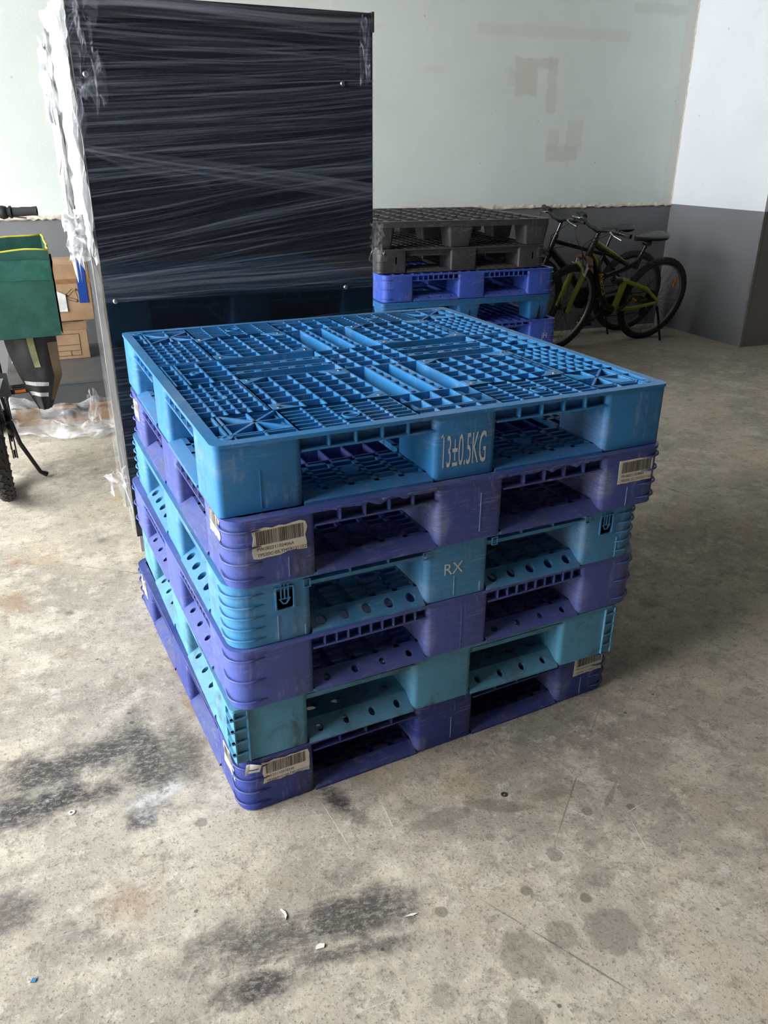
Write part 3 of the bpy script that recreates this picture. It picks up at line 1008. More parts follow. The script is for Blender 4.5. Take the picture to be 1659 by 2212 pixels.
# ragged flash hanging from the split deck lip of the violet pallet
rnd = random.Random(5)
for (s0, s1) in ((0.20, 0.46), (0.64, 0.90)):
    m = MB()
    vs, fs = [], []
    n = 26
    for i in range(n + 1):
        u = s0 + (s1 - s0) * i / n
        dz = rnd.uniform(-0.002, 0.002) + (0.006 * math.sin(i * 0.9) if 9 < i < 20 else 0)
        vs += [(u, 0.001, 0.1490), (u, -0.004 + rnd.uniform(-0.002, 0.001), 0.1475 + min(dz, 0.001) * 0.5), (u, -0.001, 0.141 + dz)]
        if i:
            fs += [(3 * i - 3, 3 * i, 3 * i + 1, 3 * i - 2), (3 * i - 2, 3 * i + 1, 3 * i + 2, 3 * i - 1)]
    m.add(vs, fs).build('torn_lip', VIOLET, p2)


# ------------------------------------------------------------------ pallets with tapered feet (nesting)
def foot_pallet(name, label, loc, yaw, mat, W=1.1, D=1.1, H=0.145, skirt=0.034, foot=0.16, taper=0.018, notch=False, group=None):
    root = empty(name, loc, yaw)
    tag(root, label, 'pallet', group)
    outer = rrect(0, 0, W, D, 0.03)
    inner = rrect(0.03, 0.03, W - 0.03, D - 0.03, 0.01)
    MB().ring(outer, inner, H - 0.008, H).build('deck_rim', mat, root, smooth=40)
    MB().ring(rrect(0.003, 0.003, W - 0.003, D - 0.003, 0.028), rrect(0.009, 0.009, W - 0.009, D - 0.009, 0.022), H - skirt, H - 0.004).build('deck_skirt', mat, root, smooth=40)
    m = MB()
    for i in range(11):
        u = 0.03 + (W - 0.06) * i / 10
        m.box(u - 0.005, u + 0.005, 0.03, D - 0.03, H - skirt, H - 0.001)
        v = 0.03 + (D - 0.06) * i / 10
        m.box(0.03, W - 0.03, v - 0.005, v + 0.005, H - skirt, H - 0.001)
    for i in range(0, 10, 1):
        for j in range(0, 10, 1):
            if (i * 3 + j) % 2:
                u, v, s = 0.03 + (W - 0.06) * i / 10, 0.03 + (D - 0.06) * j / 10, (W - 0.06) / 10
                m.bar((u, v), (u + s, v + s), 0.005, H - skirt, H - 0.001)
    m.build('deck_grating', mat, root)
    for i, cx in enumerate((0.004 + foot / 2, W / 2, W - 0.004 - foot / 2)):
        for j, cy in enumerate((0.004 + foot / 2, D / 2, D - 0.004 - foot / 2)):
            a = foot / 2
            top = rrect(cx - a, cy - a, cx + a, cy + a, 0.02)
            b = a - taper
            bot = rrect(cx - b, cy - b, cx + b, cy + b, 0.016)
            MB().prism(bot, 0.0, H - skirt * 0.5, top).build('foot', mat, root, smooth=40)
            if notch and j == 0:
                f = MB().add([(cx - 0.011, 0.004 + taper - 0.003, 0.002), (cx + 0.011, 0.004 + taper - 0.003, 0.002), (cx + 0.002, 0.003, H - skirt - 0.03), (cx - 0.002, 0.003, H - skirt - 0.03)], [(0, 1, 2, 3)])  # flat dark sliver: the slot's inner shade put into colour
                f.build('slot_shade_card', DARKHOLE, root)
    return root


GB = 'pallets of the stack by the back wall'
t7, _ = pallet('plastic_pallet', 'indigo pallet on the floor at the foot of the stack behind', G(0.03, 4.63, 0.0), 0.36 - PHI, INDIGO, r=0.04, ribs=4, group=GB)
t6, _ = pallet('plastic_pallet', 'indigo pallet second from the floor in the stack behind', G(0.02, 4.64, 0.155), 0.36 - PHI, INDIGO, r=0.04, ribs=4, group=GB)
t5, _ = pallet('plastic_pallet', 'cobalt pallet stencilled JH low in the stack beside the bicycles', G(0.036, 4.60, 0.312), 0.36 - PHI, COBALT, r=0.035, ribs=5, rib_span=0.012, group=GB, b0=0.19)
t4 = foot_pallet('plastic_pallet', 'steel blue pallet on tapered feet in the middle of the stack behind', G(-0.02, 4.60, 0.464), 0.36 - PHI, STEEL_BLUE, 1.12, 1.12, 0.146, notch=True, group=GB)
t3, _ = pallet('plastic_pallet', 'bright cobalt pallet with ribbed corners under the two charcoal pallets', G(-0.012, 4.61, 0.612), 0.355 - PHI, COBALT, 1.115, 1.10, r=0.045, ribs=3, rib_span=0.02, dividers=8, lip=0.032, holes=4, hole=(0.006, 0.006), group=GB, apron=(0.036, 0.028))
t2, b2 = pallet('plastic_pallet', 'charcoal pallet with keyhole slots in its corner blocks, second from the top behind', G(-0.045, 4.665, 0.764), 0.335 - PHI, BLACK_PL, 1.07, 1.07, H=0.13, r=0.04, ribs=3, rib_span=0.012, group=GB, apron=(0.03, 0.02), lip=0.012, dividers=0, holes=5, hole=(0.006, 0.005))
t1 = foot_pallet('plastic_pallet', 'charcoal pallet on tapered feet topping the stack by the back wall', G(-0.10, 4.68, 0.896), 0.31 - PHI, BLACK_PL, 1.14, 1.1, 0.145, foot=0.165, group=GB)
for u in (0.115, 0.985):
    blk = b2[(0, 0)] if u < 0.5 else b2[(2, 0)]
    kh = [(u + 0.013 * math.cos(a * math.pi / 8), 0.05 + 0.015 * math.sin(a * math.pi / 8)) for a in range(16)]
    cut(blk, MB().prism(kh, 0, 0.03).map(lambda p: Vector((p.x, -0.012 + p.z, p.y))))
    cut(blk, MB().box(u - 0.005, u + 0.005, -0.012, 0.018, 0.05, 0.09))
stencil(t5, 'JH', 1.0, 0.036, 0.046, 0.85)


# ------------------------------------------------------------------ film-wrapped panel unit
YM = 0.41 - PHI
mach = empty('wrapped_display_unit', G(-0.915, 2.66), YM)
tag(mach, 'tall glossy black panel on steel legs wrapped in clear stretch film', 'display panel')
MW, MH, MD = 0.951, 1.81, 0.55
GLOSS = NT('gloss_black_lacquer')
GLOSS.b.inputs['Base Color'].default_value = (0.006, 0.008, 0.012, 1)
GLOSS.L(GLOSS.ramp(GLOSS.noise(GLOSS.coord(), 3, 3), 0.3, 0.7, 0.03, 0.07), GLOSS.b.inputs['Roughness'])
GLOSS.b.inputs['Specular IOR Level'].default_value = 0.6
GLOSS = GLOSS.m
LEG = simple('galvanised_leg', lin(165, 166, 164), 0.45, 0.5, var=0.1)
MB().box(0.0, MW, 0.004, 0.034, 0.088, MH).build('front_panel', GLOSS, mach, bevel=0.002)
MB().box(MW - 0.004, MW + 0.004, 0.0, 0.034, MH - 0.055, MH + 0.003).build('corner_cap', simple('black_trim', lin(30, 30, 32), 0.4), mach)
for (x, y) in ((0.012, 0.055), (MW - 0.045, 0.055), (0.012, MD - 0.035), (MW - 0.045, MD - 0.035)):
    MB().box(x, x + 0.03, y, y + 0.03, 0.0, 0.12 if y < 0.1 else MH - 0.02).build('leg', LEG, mach)
for z in (0.10, MH - 0.04):
    m = MB()
    m.box(0.012, MW - 0.015, MD - 0.035, MD - 0.005, z, z + 0.025)
    m.box(0.012, 0.042, 0.034, MD - 0.035, z, z + 0.025)
    m.box(MW - 0.045, MW - 0.015, 0.034, MD - 0.035, z, z + 0.025)
    m.build('frame_rail', LEG, mach)
for (x, z) in ((0.031, 0.947), (0.838, 0.947), (0.838, 1.602), (0.031, 1.602)):
    MB().lathe([(0.0085, 0), (0.008, 0.003), (0.005, 0.0055), (0.0015, 0.0055), (0.0015, 0.004), (0, 0.004)], (x, -0.006, z), (0, -1, 0), 16).build('panel_screw', STEEL, mach)


def sheet(name, nu, nv, fn, mat, parent):
    vs, fs, uv = [], [], []
    for j in range(nv + 1):
        for i in range(nu + 1):
            p, t = fn(i / nu, j / nv)
            vs.append(p)
            uv.append(t)
    for j in range(nv):
        for i in range(nu):
            a = j * (nu + 1) + i
            fs.append((a, a + 1, a + nu + 2, a + nu + 1))
    o = MB().add(vs, fs).build(name, mat, parent, smooth=True)
    lay = o.data.uv_layers.new(name='UVMap')
    for l in o.data.loops:
        lay.data[l.index].uv = uv[l.vertex_index]
    return o


from mathutils import noise as mnoise


def nz(x, y, z=0.0):
    return mnoise.noise(Vector((x, y, z)))


FILM = [film_material('stretch_film_pleats', 0.46, 0.72, (0.9, 95), 0.012, 0.34, 0.25, tint=(0.50, 0.58, 0.74, 1), seed=0.0, dist=0.35),  # bluish tint puts the reflected blue into the film colour
        film_material('stretch_film_fine', 0.48, 0.74, (1.4, 140), 0.012, 0.30, 0.25, tint=(0.46, 0.54, 0.70, 1), seed=3.3, dist=0.3),
        film_material('stretch_film_loose', 0.44, 0.70, (0.8, 60), 0.03, 0.36, 0.2, tint=(0.62, 0.68, 0.78, 1), seed=6.1, dist=0.5)]
FILM_CLEAR = film_material('stretch_film_clear', 0.52, 0.74, (2.0, 26), 0.06, 0.6, 0.18, seed=1.1)
FILM_WHITE = film_material('stretch_film_bunched', 0.30, 0.62, (7, 3), 0.45, 0.98, 0.28, tint=(0.96, 0.98, 1.0, 1), seed=2.2)
FILM_HEAP = film_material('stretch_film_heap', 0.40, 0.66, (6, 6), 0.10, 0.62, 0.15, tint=(0.84, 0.84, 0.84, 1), seed=4.0)
# wound bands across the front: (z at left, z at right, width, kind)
BANDS = [(1.775, 1.785, 0.06, 2), (1.72, 1.70, 0.17, 0), (1.62, 1.66, 0.22, 1), (1.52, 1.60, 0.22, 0), (1.42, 1.50, 0.22, 1), (1.36, 1.42, 0.2, 0),
         (1.395, 1.265, 0.06, 2), (1.27, 1.39, 0.14, 1), (1.16, 1.31, 0.16, 0), (1.08, 1.23, 0.14, 1), (1.03, 1.12, 0.10, 0), (0.985, 1.02, 0.09, 2), (0.965, 0.955, 0.035, 1),
         (0.60, 0.66, 0.4, 1), (0.25, 0.30, 0.28, 1)]
for bi, (zl, zr, bw, k) in enumerate(BANDS):
    def fn(s, t, bi=bi, zl=zl, zr=zr, bw=bw):
        ww = bw * (1 - 0.5 * (1 - s) ** 3 * (1 if zr < zl - 0.05 else 0))
        z = zl + (zr - zl) * s + (t - 0.5) * ww + 0.012 * nz(s * 2 + bi, bi * 3.1)
        z = min(z, MH + 0.002)
        y = -0.0015 - 0.0006 * bi + 0.0022 * nz(s * 1.5 + bi * 5, z * 38, bi)
        y = min(y, -0.0004)
        return (s * (MW + 0.002) - 0.001, y, z), (s * MW + 0.13 * bi, t * bw)
    sheet('film_band', 24, 22, fn, FILM[k], mach)


# film stretched round the left side: from the front edge back to the rear legs
def side_fn(s, t):
    z = 0.06 + (1.13 - 0.06) * t
    y = 0.002 + s * (MD - 0.0)
    x = -0.004 + 0.006 * nz(y * 6, z * 5 - y * 9)
    return (x, y, z), (y * 1.0 + z * 0.55, z * 0.6 - y * 1.2)


sheet('film_side', 16, 40, side_fn, FILM_CLEAR, mach)


def side_up(layer):
    def fn(s, t):
        zb = 1.09 + 0.07 * s + 0.03 * nz(s * 6, layer)
        z = zb + (MH + 0.01 - zb) * t
        y = -0.004 + s * (MD + 0.03)
        x = -0.008 - 0.006 * layer + 0.022 * nz(y * 14 + layer * 7, z * 6 - y * 8) + 0.010 * nz(y * 40, z * 30, layer)
        x = min(x, -0.002)
        if s > 0.9:
            x -= 0.03 * max(0, nz(z * 9, layer * 3.7)) + 0.01
        return (x, y, z + 0.012 * nz(y * 9, layer)), (y + layer, z)
    return fn


for layer in range(3):
    sheet('film_bunch', 22, 60, side_up(layer), FILM_WHITE, mach)


def rag(name, c, sx, sy, sz, n, seed, mat, parent, drop=0.0, freq=1.0):
    """a crumpled loose piece of film"""
    c = Vector(c)

    def fn(s, t):
        a, b = s - 0.5, t - 0.5
        e = 1 - 0.25 * nz(math.atan2(b, a) * 2, seed)
        p = Vector((a * sx * e + 0.35 * sx * nz(s * 5 * freq, t * 5 * freq, seed), sy * nz(s * 4 * freq, t * 4 * freq, seed + 9) * 1.6 + 0.4 * sy * nz(s * 12 * freq, t * 12 * freq, seed), b * sz * e + 0.25 * sz * nz(s * 6 * freq, t * 6 * freq, seed + 4)))
        if drop:
            p.z = max(p.z, -c.z + 0.003)
        return tuple(c + p), (s * sx * 2, t * sz * 2)
    return sheet(name, n, n, fn, mat, parent)


rag('film_knot', (-0.035, 0.16, 1.135), 0.09, 0.13, 0.15, 26, 1.0, FILM_WHITE, mach)
rag('film_knot', (-0.03, 0.48, 1.30), 0.06, 0.10, 0.55, 26, 5.0, FILM_WHITE, mach)
rag('film_knot', (-0.03, 0.50, 1.62), 0.07, 0.08, 0.25, 24, 8.0, FILM_WHITE, mach)
rag('film_tail', (-0.015, 0.40, 0.17), 0.07, 0.04, 0.09, 24, 3.0, FILM_HEAP, mach)
rag('film_flap', (MW + 0.012, -0.006, 1.10), 0.05, 0.01, 0.12, 18, 6.0, FILM_CLEAR, mach)
rag('film_flap', (MW - 0.035, -0.012, 1.70), 0.035, 0.006, 0.18, 18, 2.4, FILM[2], mach)
rag('film_flap', (0.035, -0.010, 1.68), 0.09, 0.008, 0.36, 22, 7.4, FILM[2], mach)


def flap_tail(s, t):
    x = 0.01 + s * 0.36
    zc = 1.398 - 0.10 * s - 0.012 * math.sin(s * 5)
    w = 0.005 + 0.022 * s
    return (x, -0.012 - 0.006 * math.sin(t * 5 + s * 9) - 0.006 * s, zc - t * w), (s * 0.3, t * w)


sheet('film_flap', 30, 6, flap_tail, FILM[2], mach)


# ------------------------------------------------------------------ bicycles
RUBBER = simple('tyre_rubber', lin(36, 35, 34), 0.75, var=0.25, nscale=40, bump=0.3)
RIM = simple('rim_alloy', lin(150, 150, 150), 0.35, 0.8, var=0.15)
RIM_D = simple('rim_black', lin(40, 40, 42), 0.4, 0.3)
FRAME_K = simple('frame_black_paint', lin(22, 23, 25), 0.28, 0.0, var=0.15)
FRAME_Y = simple('frame_lime_paint', lin(148, 150, 40), 0.38, 0.0, var=0.25, nscale=18)
CHROME = simple('chrome', lin(200, 200, 204), 0.2, 1.0)
RUST = simple('rusted_crown', lin(120, 92, 70), 0.6, 0.3, var=0.4, nscale=30)
GRIP = simple('grip_rubber', lin(44, 44, 46), 0.8, var=0.2, nscale=80, bump=0.4)
SADDLE = simple('saddle_vinyl', lin(30, 31, 34), 0.45, var=0.15)
DK_CHROME = simple('dark_chrome', lin(92, 92, 96), 0.3, 0.9)
CHAIN = simple('oily_chain_steel', lin(44, 42, 40), 0.45, 0.7, var=0.3, nscale=70)
AMBER = simple('amber_reflector', lin(220, 120, 40), 0.25, var=0.15)
YELLOW_TX = simple('yellow_decal', lin(216, 190, 52), 0.5, var=0.15)
PEDAL = simple('pedal_plastic', lin(28, 28, 30), 0.6)


def wheel(parent, name, R=0.335, tw=0.026, rim=RIM, knobs=72, spin=0.3, big=False):
    """wheel in the xz plane round its own origin, axle along y"""
    w = empty(name, (0, 0, 0))
    w.parent = parent
    prof = [(R - tw * 2 + tw * (1 - math.cos(a)) * 1.0, tw * math.sin(a)) for a in [math.pi * (-0.92 + 1.84 * i / 12) for i in range(13)]]
    prof = [(R - tw + tw * math.cos(a), tw * math.sin(a)) for a in [math.radians(-150 + 300 * i / 12) for i in range(13)]]
    ty = MB().lathe(prof, (0, 0, 0), (0, 1, 0), 48, closed=True).build('tyre', RUBBER, w, smooth=True)
    m = MB()
    rows = (-0.62, -0.2, 0.2, 0.62) if not big else (-0.75, -0.3, 0.3, 0.75)
    for k in range(knobs):
        for ri, a in enumerate(rows):
            t = 2 * math.pi * (k + (0.5 if ri % 2 else 0)) / knobs
            skew = (0.35 if big else 0.0) * (1 if a > 0 else -1)
            rr = R - tw + tw * math.cos(a) - 0.002
            cx = Vector((math.cos(t), 0, math.sin(t)))
            tg = Vector((-math.sin(t), 0, math.cos(t)))
            n = (cx * math.cos(a) + Vector((0, 1, 0)) * math.sin(a)).normalized()
            lat = (Vector((0, 1, 0)) * math.cos(a) - cx * math.sin(a)).normalized()
            tg2 = (tg * math.cos(skew) + lat * math.sin(skew))
            lat2 = n.cross(tg2)
            c = cx * rr + Vector((0, tw * math.sin(a), 0))
            hl, hw, hh = math.pi * R / knobs * (0.62 if not big else 0.8), tw * (0.16 if not big else 0.26), 0.005
            vs = []
            for z in (0, hh):
                for (p, q) in ((-1, -1), (1, -1), (1, 1), (-1, 1)):
                    vs.append(c + tg2 * hl * p + lat2 * hw * q + n * z)
            m.add(vs, [(4, 5, 6, 7), (0, 1, 5, 4), (1, 2, 6, 5), (2, 3, 7, 6), (3, 0, 4, 7)])
    o = m.build('tread', RUBBER, ty)
    o['kind'] = 'stuff'
    ri = R - tw * 1.75
    MB().lathe([(ri, -0.012), (ri + 0.008, -0.013), (ri + 0.010, -0.010), (ri + 0.004, 0), (ri + 0.010, 0.010), (ri + 0.008, 0.013), (ri, 0.012), (ri - 0.012, 0.006), (ri - 0.012, -0.006)], (0, 0, 0), (0, 1, 0), 48, closed=True).build('rim', rim, w, smooth=40)
    MB().lathe([(0.0, -0.05), (0.008, -0.05), (0.008, -0.035), (0.024, -0.030), (0.022, -0.026), (0.012, -0.02), (0.012, 0.02), (0.022, 0.026), (0.024, 0.030), (0.008, 0.035), (0.008, 0.05), (0.0, 0.05)], (0, 0, 0), (0, 1, 0), 16).build('hub', RIM_D, w, smooth=40)
    m = MB()
    for k in range(32):
        a = 2 * math.pi * k / 32 + spin
        b = a + (0.55 if k % 4 < 2 else -0.55)
        s = 1 if k % 2 else -1
        m.tube([(0.022 * math.cos(b), 0.028 * s, 0.022 * math.sin(b)), (ri * math.cos(a), 0.003 * s, ri * math.sin(a))], 0.0012, 4, cap=False)
    m.build('spokes', RIM_D, w)
    return w


def T(root, name, pts, r, mat, seg=10):
    return MB().tube(pts, r, seg).build(name, mat, root, smooth=50)


def sweep_saddle(root, x0, x1, z, mat):
    """saddle: nose at x1, tail at x0"""
    n, K = 12, 12
    vs, fs = [], []
    for i in range(n + 1):
        t = i / n
        x = x0 + (x1 - x0) * t
        hw = 0.075 * (1 - t) ** 0.9 * min(1, (t + 0.06) * 5) ** 0.5 + 0.019 * min(1, (1.04 - t) * 8) ** 0.5
        th = 0.026 + 0.014 * (1 - t)
        zt = z + 0.018 * (1 - t) ** 2 + 0.004 * t
        for k in range(K):
            a = 2 * math.pi * k / K
            vs.append((x, hw * math.cos(a), zt + (th * 0.45 if math.sin(a) > 0 else th) * math.sin(a)))
    for i in range(n):
        for k in range(K):
            fs.append((i * K + k, i * K + (k + 1) % K, (i + 1) * K + (k + 1) % K, (i + 1) * K + k))
    fs += [tuple(range(K)), tuple(range(n * K, (n + 1) * K))]
    s = MB().add(vs, fs).build('saddle', mat, root, smooth=60)
    m = MB()
    for y in (-0.022, 0.022):
        m.tube([(x0 + 0.04, y, z - 0.015), (x0 + 0.08, y, z - 0.042), (x1 - 0.12, y, z - 0.042), (x1 - 0.03, y * 0.3, z - 0.012)], 0.0035, 6)
    m.build('saddle_rail', CHROME, s)
    return s


def handlebar(root, sx, sz, half, rise, sweep, mat, fat=1.0):
    """bar across y at (sx, sz)"""
    hb = MB().tube([(sx - sweep, -half, sz + rise), (sx - sweep * 0.3, -half * 0.55, sz + rise * 0.9), (sx, -half * 0.18, sz), (sx, half * 0.18, sz), (sx - sweep * 0.3, half * 0.55, sz + rise * 0.9), (sx - sweep, half, sz + rise)], 0.013, 10).build('handlebar', mat, root, smooth=50)
    for s in (-1, 1):
        y = half * s
        g0, g1 = Vector((sx - sweep * 1.06, y * 1.02, sz + rise)), Vector((sx - sweep * 0.70, y * 0.72, sz + rise * 0.96))
        d = (g0 - g1)
        MB().lathe([(r_ * fat, h_) for r_, h_ in ((0.0155, 0), (0.0175, 0.004), (0.016, 0.03), (0.0175, 0.05), (0.016, 0.09), (0.018, d.length), (0.012, d.length + 0.0005), (0.012, d.length - 0.012), (0.0, d.length - 0.012))], g1, d, 16).build('grip', GRIP, root, smooth=40)
        c = g1 - d.normalized() * 0.012
        MB().lathe([(r_ * fat, h_) for r_, h_ in ((0.012, -0.05), (0.02, -0.048), (0.026, -0.03), (0.022, -0.012), (0.018, -0.008), (0.018, 0.0), (0.023, 0.002), (0.023, 0.011), (0.014, 0.012))], c, d, 16).build('shifter', PEDAL, root, smooth=40)
        l0 = c - d.normalized() * 0.035
        MB().tube([l0, l0 + Vector((0.035, 0, -0.012)), l0 + d.normalized() * 0.05 + Vector((0.048, 0, -0.022)), l0 + d.normalized() * 0.11 + Vector((0.040, 0, -0.034))], [0.010, 0.008, 0.006, 0.005], 8).build('brake_lever', CHROME, root, smooth=50)
    return hb


def crankset(root, bx, bz, ang, crank=0.165, R=0.085):
    m = MB().lathe([(0.0, -0.008), (R * 0.4, -0.008), (R * 0.4, -0.002), (R, -0.002), (R, 0.002), (R * 0.9, 0.006), (0.0, 0.006)], (bx, -0.05, bz), (0, 1, 0), 32)
    for k in range(36):
        a = 2 * math.pi * k / 36
        m.box(bx + (R - 0.002) * math.cos(a) - 0.003, bx + (R - 0.002) * math.cos(a) + 0.003, -0.0515, -0.0485, bz + (R - 0.002) * math.sin(a) - 0.003, bz + (R - 0.002) * math.sin(a) + 0.003)
    cr = m.build('chainring', CHAIN, root, smooth=40)
    for s in (-1, 1):
        a = ang + (0 if s < 0 else math.pi)
        e = (bx + crank * math.cos(a), s * 0.085, bz + crank * math.sin(a))
        MB().tube([(bx, s * 0.06, bz), e], [0.013, 0.009], 8).build('crank_arm', PEDAL, root, smooth=50)
        pd = MB()
        for x in (-0.045, 0.0, 0.038):
            pd.box(e[0] + x, e[0] + x + 0.008, min(e[1] + s * 0.012, e[1] + s * 0.10), max(e[1] + s * 0.012, e[1] + s * 0.10), e[2] - 0.012, e[2] + 0.012)
        for y in (0.012, 0.092):
            pd.box(e[0] - 0.045, e[0] + 0.046, min(e[1] + s * y, e[1] + s * (y + 0.01)), max(e[1] + s * y, e[1] + s * (y + 0.01)), e[2] - 0.010, e[2] + 0.010)
        pd.tube([e, (e[0], e[1] + s * 0.1, e[2])], 0.008, 8)
        p = pd.build('pedal', PEDAL, root)
        for x in (-0.0465, 0.0465):
            MB().box(e[0] + x - 0.0012, e[0] + x + 0.0012, min(e[1] + s * 0.03, e[1] + s * 0.08), max(e[1] + s * 0.03, e[1] + s * 0.08), e[2] - 0.007, e[2] + 0.007).build('pedal_reflector', AMBER, p)
    return cr


def drive(root, bx, bz, hz=0.335, hx=0.0, R=0.085):
    m = MB()
    for k in range(6):
        m.lathe([(0.02, -0.001), (0.030 + 0.006 * k, -0.001), (0.030 + 0.006 * k, 0.001), (0.02, 0.001)], (hx, -0.052 + 0.0045 * k, hz), (0, 1, 0), 24)
    m.build('cassette', CHAIN, root, smooth=40)
    c = MB()
    c.tube([(hx, -0.05, hz + 0.045), (bx, -0.05, bz + R)], 0.0038, 5)
    c.tube([(hx + 0.02, -0.052, hz - 0.13), (bx, -0.05, bz - R)], 0.0038, 5)
    c.build('chain', CHAIN, root)
    d = MB()
    d.tube([(hx, -0.058, hz - 0.01), (hx - 0.01, -0.068, hz - 0.045), (hx + 0.01, -0.066, hz - 0.07)], 0.011, 8)
    d.box(hx - 0.012, hx - 0.008 + 0.03, -0.072, -0.066, hz - 0.165, hz - 0.06)
    d.box(hx - 0.012, hx - 0.008 + 0.03, -0.056, -0.051, hz - 0.165, hz - 0.06)
    d.lathe([(0.0, -0.004), (0.018, -0.004), (0.018, 0.004), (0, 0.004)], (hx + 0.008, -0.061, hz - 0.075), (0, 1, 0), 12)
    d.lathe([(0.0, -0.004), (0.018, -0.004), (0.018, 0.004), (0, 0.004)], (hx + 0.010, -0.061, hz - 0.15), (0, 1, 0), 12)
    d.build('rear_derailleur', CHAIN, root, smooth=40)


def place_bike(root, hd_survey, lean):
    """heading in the survey frame; lean to the rider's left"""
    rz = hd_survey - PHI
    root.rotation_mode = 'XYZ'
    root.rotation_euler = (Matrix.Rotation(rz, 3, 'Z') @ Matrix.Rotation(-lean, 3, 'X')).to_euler('XYZ')


# --- lime and black full-suspension bicycle by the corner
bA = empty('mountain_bicycle', G(2.113, 6.62))
tag(bA, 'black and lime suspension bicycle on its kickstand, nearer of the two in the corner', 'bicycle', 'bicycles parked in the corner')
place_bike(bA, math.atan2(-.465, -.885), math.radians(13))
w = wheel(bA, 'rear_wheel')
w.location = (0, 0, 0.335)
MB().prism(rrect(-0.012, -0.038, 0.012, 0.038, 0.008), -0.006, 0.006).map(lambda p: Vector((-0.20 + p.x, p.z, 0.335 + 0.12 + p.y))).build('wheel_reflector', AMBER, bA)
FXA = 0.905
w = wheel(bA, 'front_wheel', spin=0.1)
w.location = (FXA, 0, 0.330)
w.rotation_euler = (0, 0, math.radians(8))
for s in (-1, 1):
    T(bA, 'fork_leg', [(FXA + 0.012, s * 0.062, 0.325), (FXA - 0.03, s * 0.062, 0.50), (FXA - 0.06, s * 0.062, 0.60)], [0.013, 0.019, 0.021], FRAME_Y)
    T(bA, 'fork_stanchion', [(FXA - 0.06, s * 0.062, 0.59), (FXA - 0.085, s * 0.062, 0.69)], 0.014, CHROME)
T(bA, 'fork_arch', [(FXA - 0.055, -0.062, 0.585), (FXA - 0.045, -0.05, 0.655), (FXA - 0.04, 0, 0.675), (FXA - 0.045, 0.05, 0.655), (FXA - 0.055, 0.062, 0.585)], 0.014, FRAME_Y)
T(bA, 'fork_crown', [(FXA - 0.085, -0.085, 0.675), (FXA - 0.10, -0.05, 0.705), (FXA - 0.11, 0, 0.715), (FXA - 0.10, 0.05, 0.705), (FXA - 0.085, 0.085, 0.675)], 0.020, RUST)
T(bA, 'head_tube', [(0.795, 0, 0.71), (0.758, 0, 0.855)], 0.022, FRAME_K, 14)
T(bA, 'steerer', [(0.760, 0, 0.85), (0.745, 0, 0.905)], 0.016, FRAME_K)
T(bA, 'stem', [(0.745, 0, 0.90), (0.80, 0, 0.925)], 0.018, FRAME_K)
# bars turned with the fork
handlebar(bA, 0.80, 0.925, 0.30, 0.035, 0.06, FRAME_K)
T(bA, 'down_tube', [(0.782, 0, 0.735), (0.70, 0, 0.68), (0.615, 0, 0.52), (0.53, 0, 0.37), (0.47, 0, 0.31), (0.40, 0, 0.285)], [0.026, 0.031, 0.031, 0.028, 0.025, 0.024], FRAME_K, 14)
T(bA, 'top_tube', [(0.768, 0, 0.815), (0.60, 0, 0.735), (0.38, 0, 0.640)], [0.021, 0.021, 0.018], FRAME_K, 12)
MB().tube([(0.755, 0.006, 0.832), (0.60, 0.010, 0.752), (0.40, 0.006, 0.660)], [0.010, 0.014, 0.006], 8).build('top_stripe', FRAME_Y, bA, smooth=50)
MB().tube([(0.765, 0.020, 0.745), (0.72, 0.022, 0.70), (0.665, 0.020, 0.61)], [0.008, 0.014, 0.004], 8).build('down_stripe', FRAME_Y, bA, smooth=50)
T(bA, 'seat_tube', [(0.56, 0, 0.56), (0.40, 0, 0.60), (0.295, 0, 0.645)], [0.018, 0.017, 0.022], FRAME_K)
T(bA, 'seat_tube', [(0.285, 0, 0.60), (0.268, 0, 0.70)], 0.021, FRAME_K)
T(bA, 'seat_post', [(0.270, 0, 0.69), (0.238, 0, 0.795)], 0.0145, FRAME_K)
MB().box(0.215, 0.265, -0.026, 0.026, 0.778, 0.812).build('seat_clamp', FRAME_K, bA, bevel=0.006)
sweep_saddle(bA, 0.085, 0.375, 0.838, SADDLE)
# swing arm
T(bA, 'swing_link', [(0.385, 0, 0.285), (0.372, 0, 0.37), (0.355, 0, 0.515)], [0.028, 0.024, 0.026], FRAME_Y)
for s in (-1, 1):
    T(bA, 'seat_stay', [(0.355, s * 0.02, 0.51), (0.16, s * 0.055, 0.455), (0.02, s * 0.062, 0.355), (0.0, s * 0.06, 0.335)], [0.017, 0.014, 0.012, 0.010], FRAME_Y)
    T(bA, 'chain_stay', [(0.375, s * 0.02, 0.290), (0.25, s * 0.05, 0.295), (0.0, s * 0.062, 0.332)], [0.018, 0.015, 0.011], FRAME_Y)
m = MB()
m.tube([(0.50, 0, 0.525), (0.36, 0, 0.505)], 0.008, 8)
m.tube([(0.47, 0, 0.521), (0.415, 0, 0.513)], 0.028, 14)
m.build('shock', FRAME_K, bA, smooth=50)
sp = MB()
for k in range(40):
    pass
sp.tube([(0.40 + 0.07 * k / 40, 0.024 * math.cos(k * 0.8), 0.514 + 0.008 * k / 40 + 0.024 * math.sin(k * 0.8)) for k in range(41)], 0.004, 5)
sp.build('shock_spring', RUST, bA)
crankset(bA, 0.40, 0.285, math.radians(-50))
drive(bA, 0.40, 0.285)
T(bA, 'kickstand', [(0.0, 0.07, 0.30), (-0.03, 0.09, 0.22), (-0.09, 0.165, -0.035)], [0.012, 0.010, 0.007], FRAME_K)
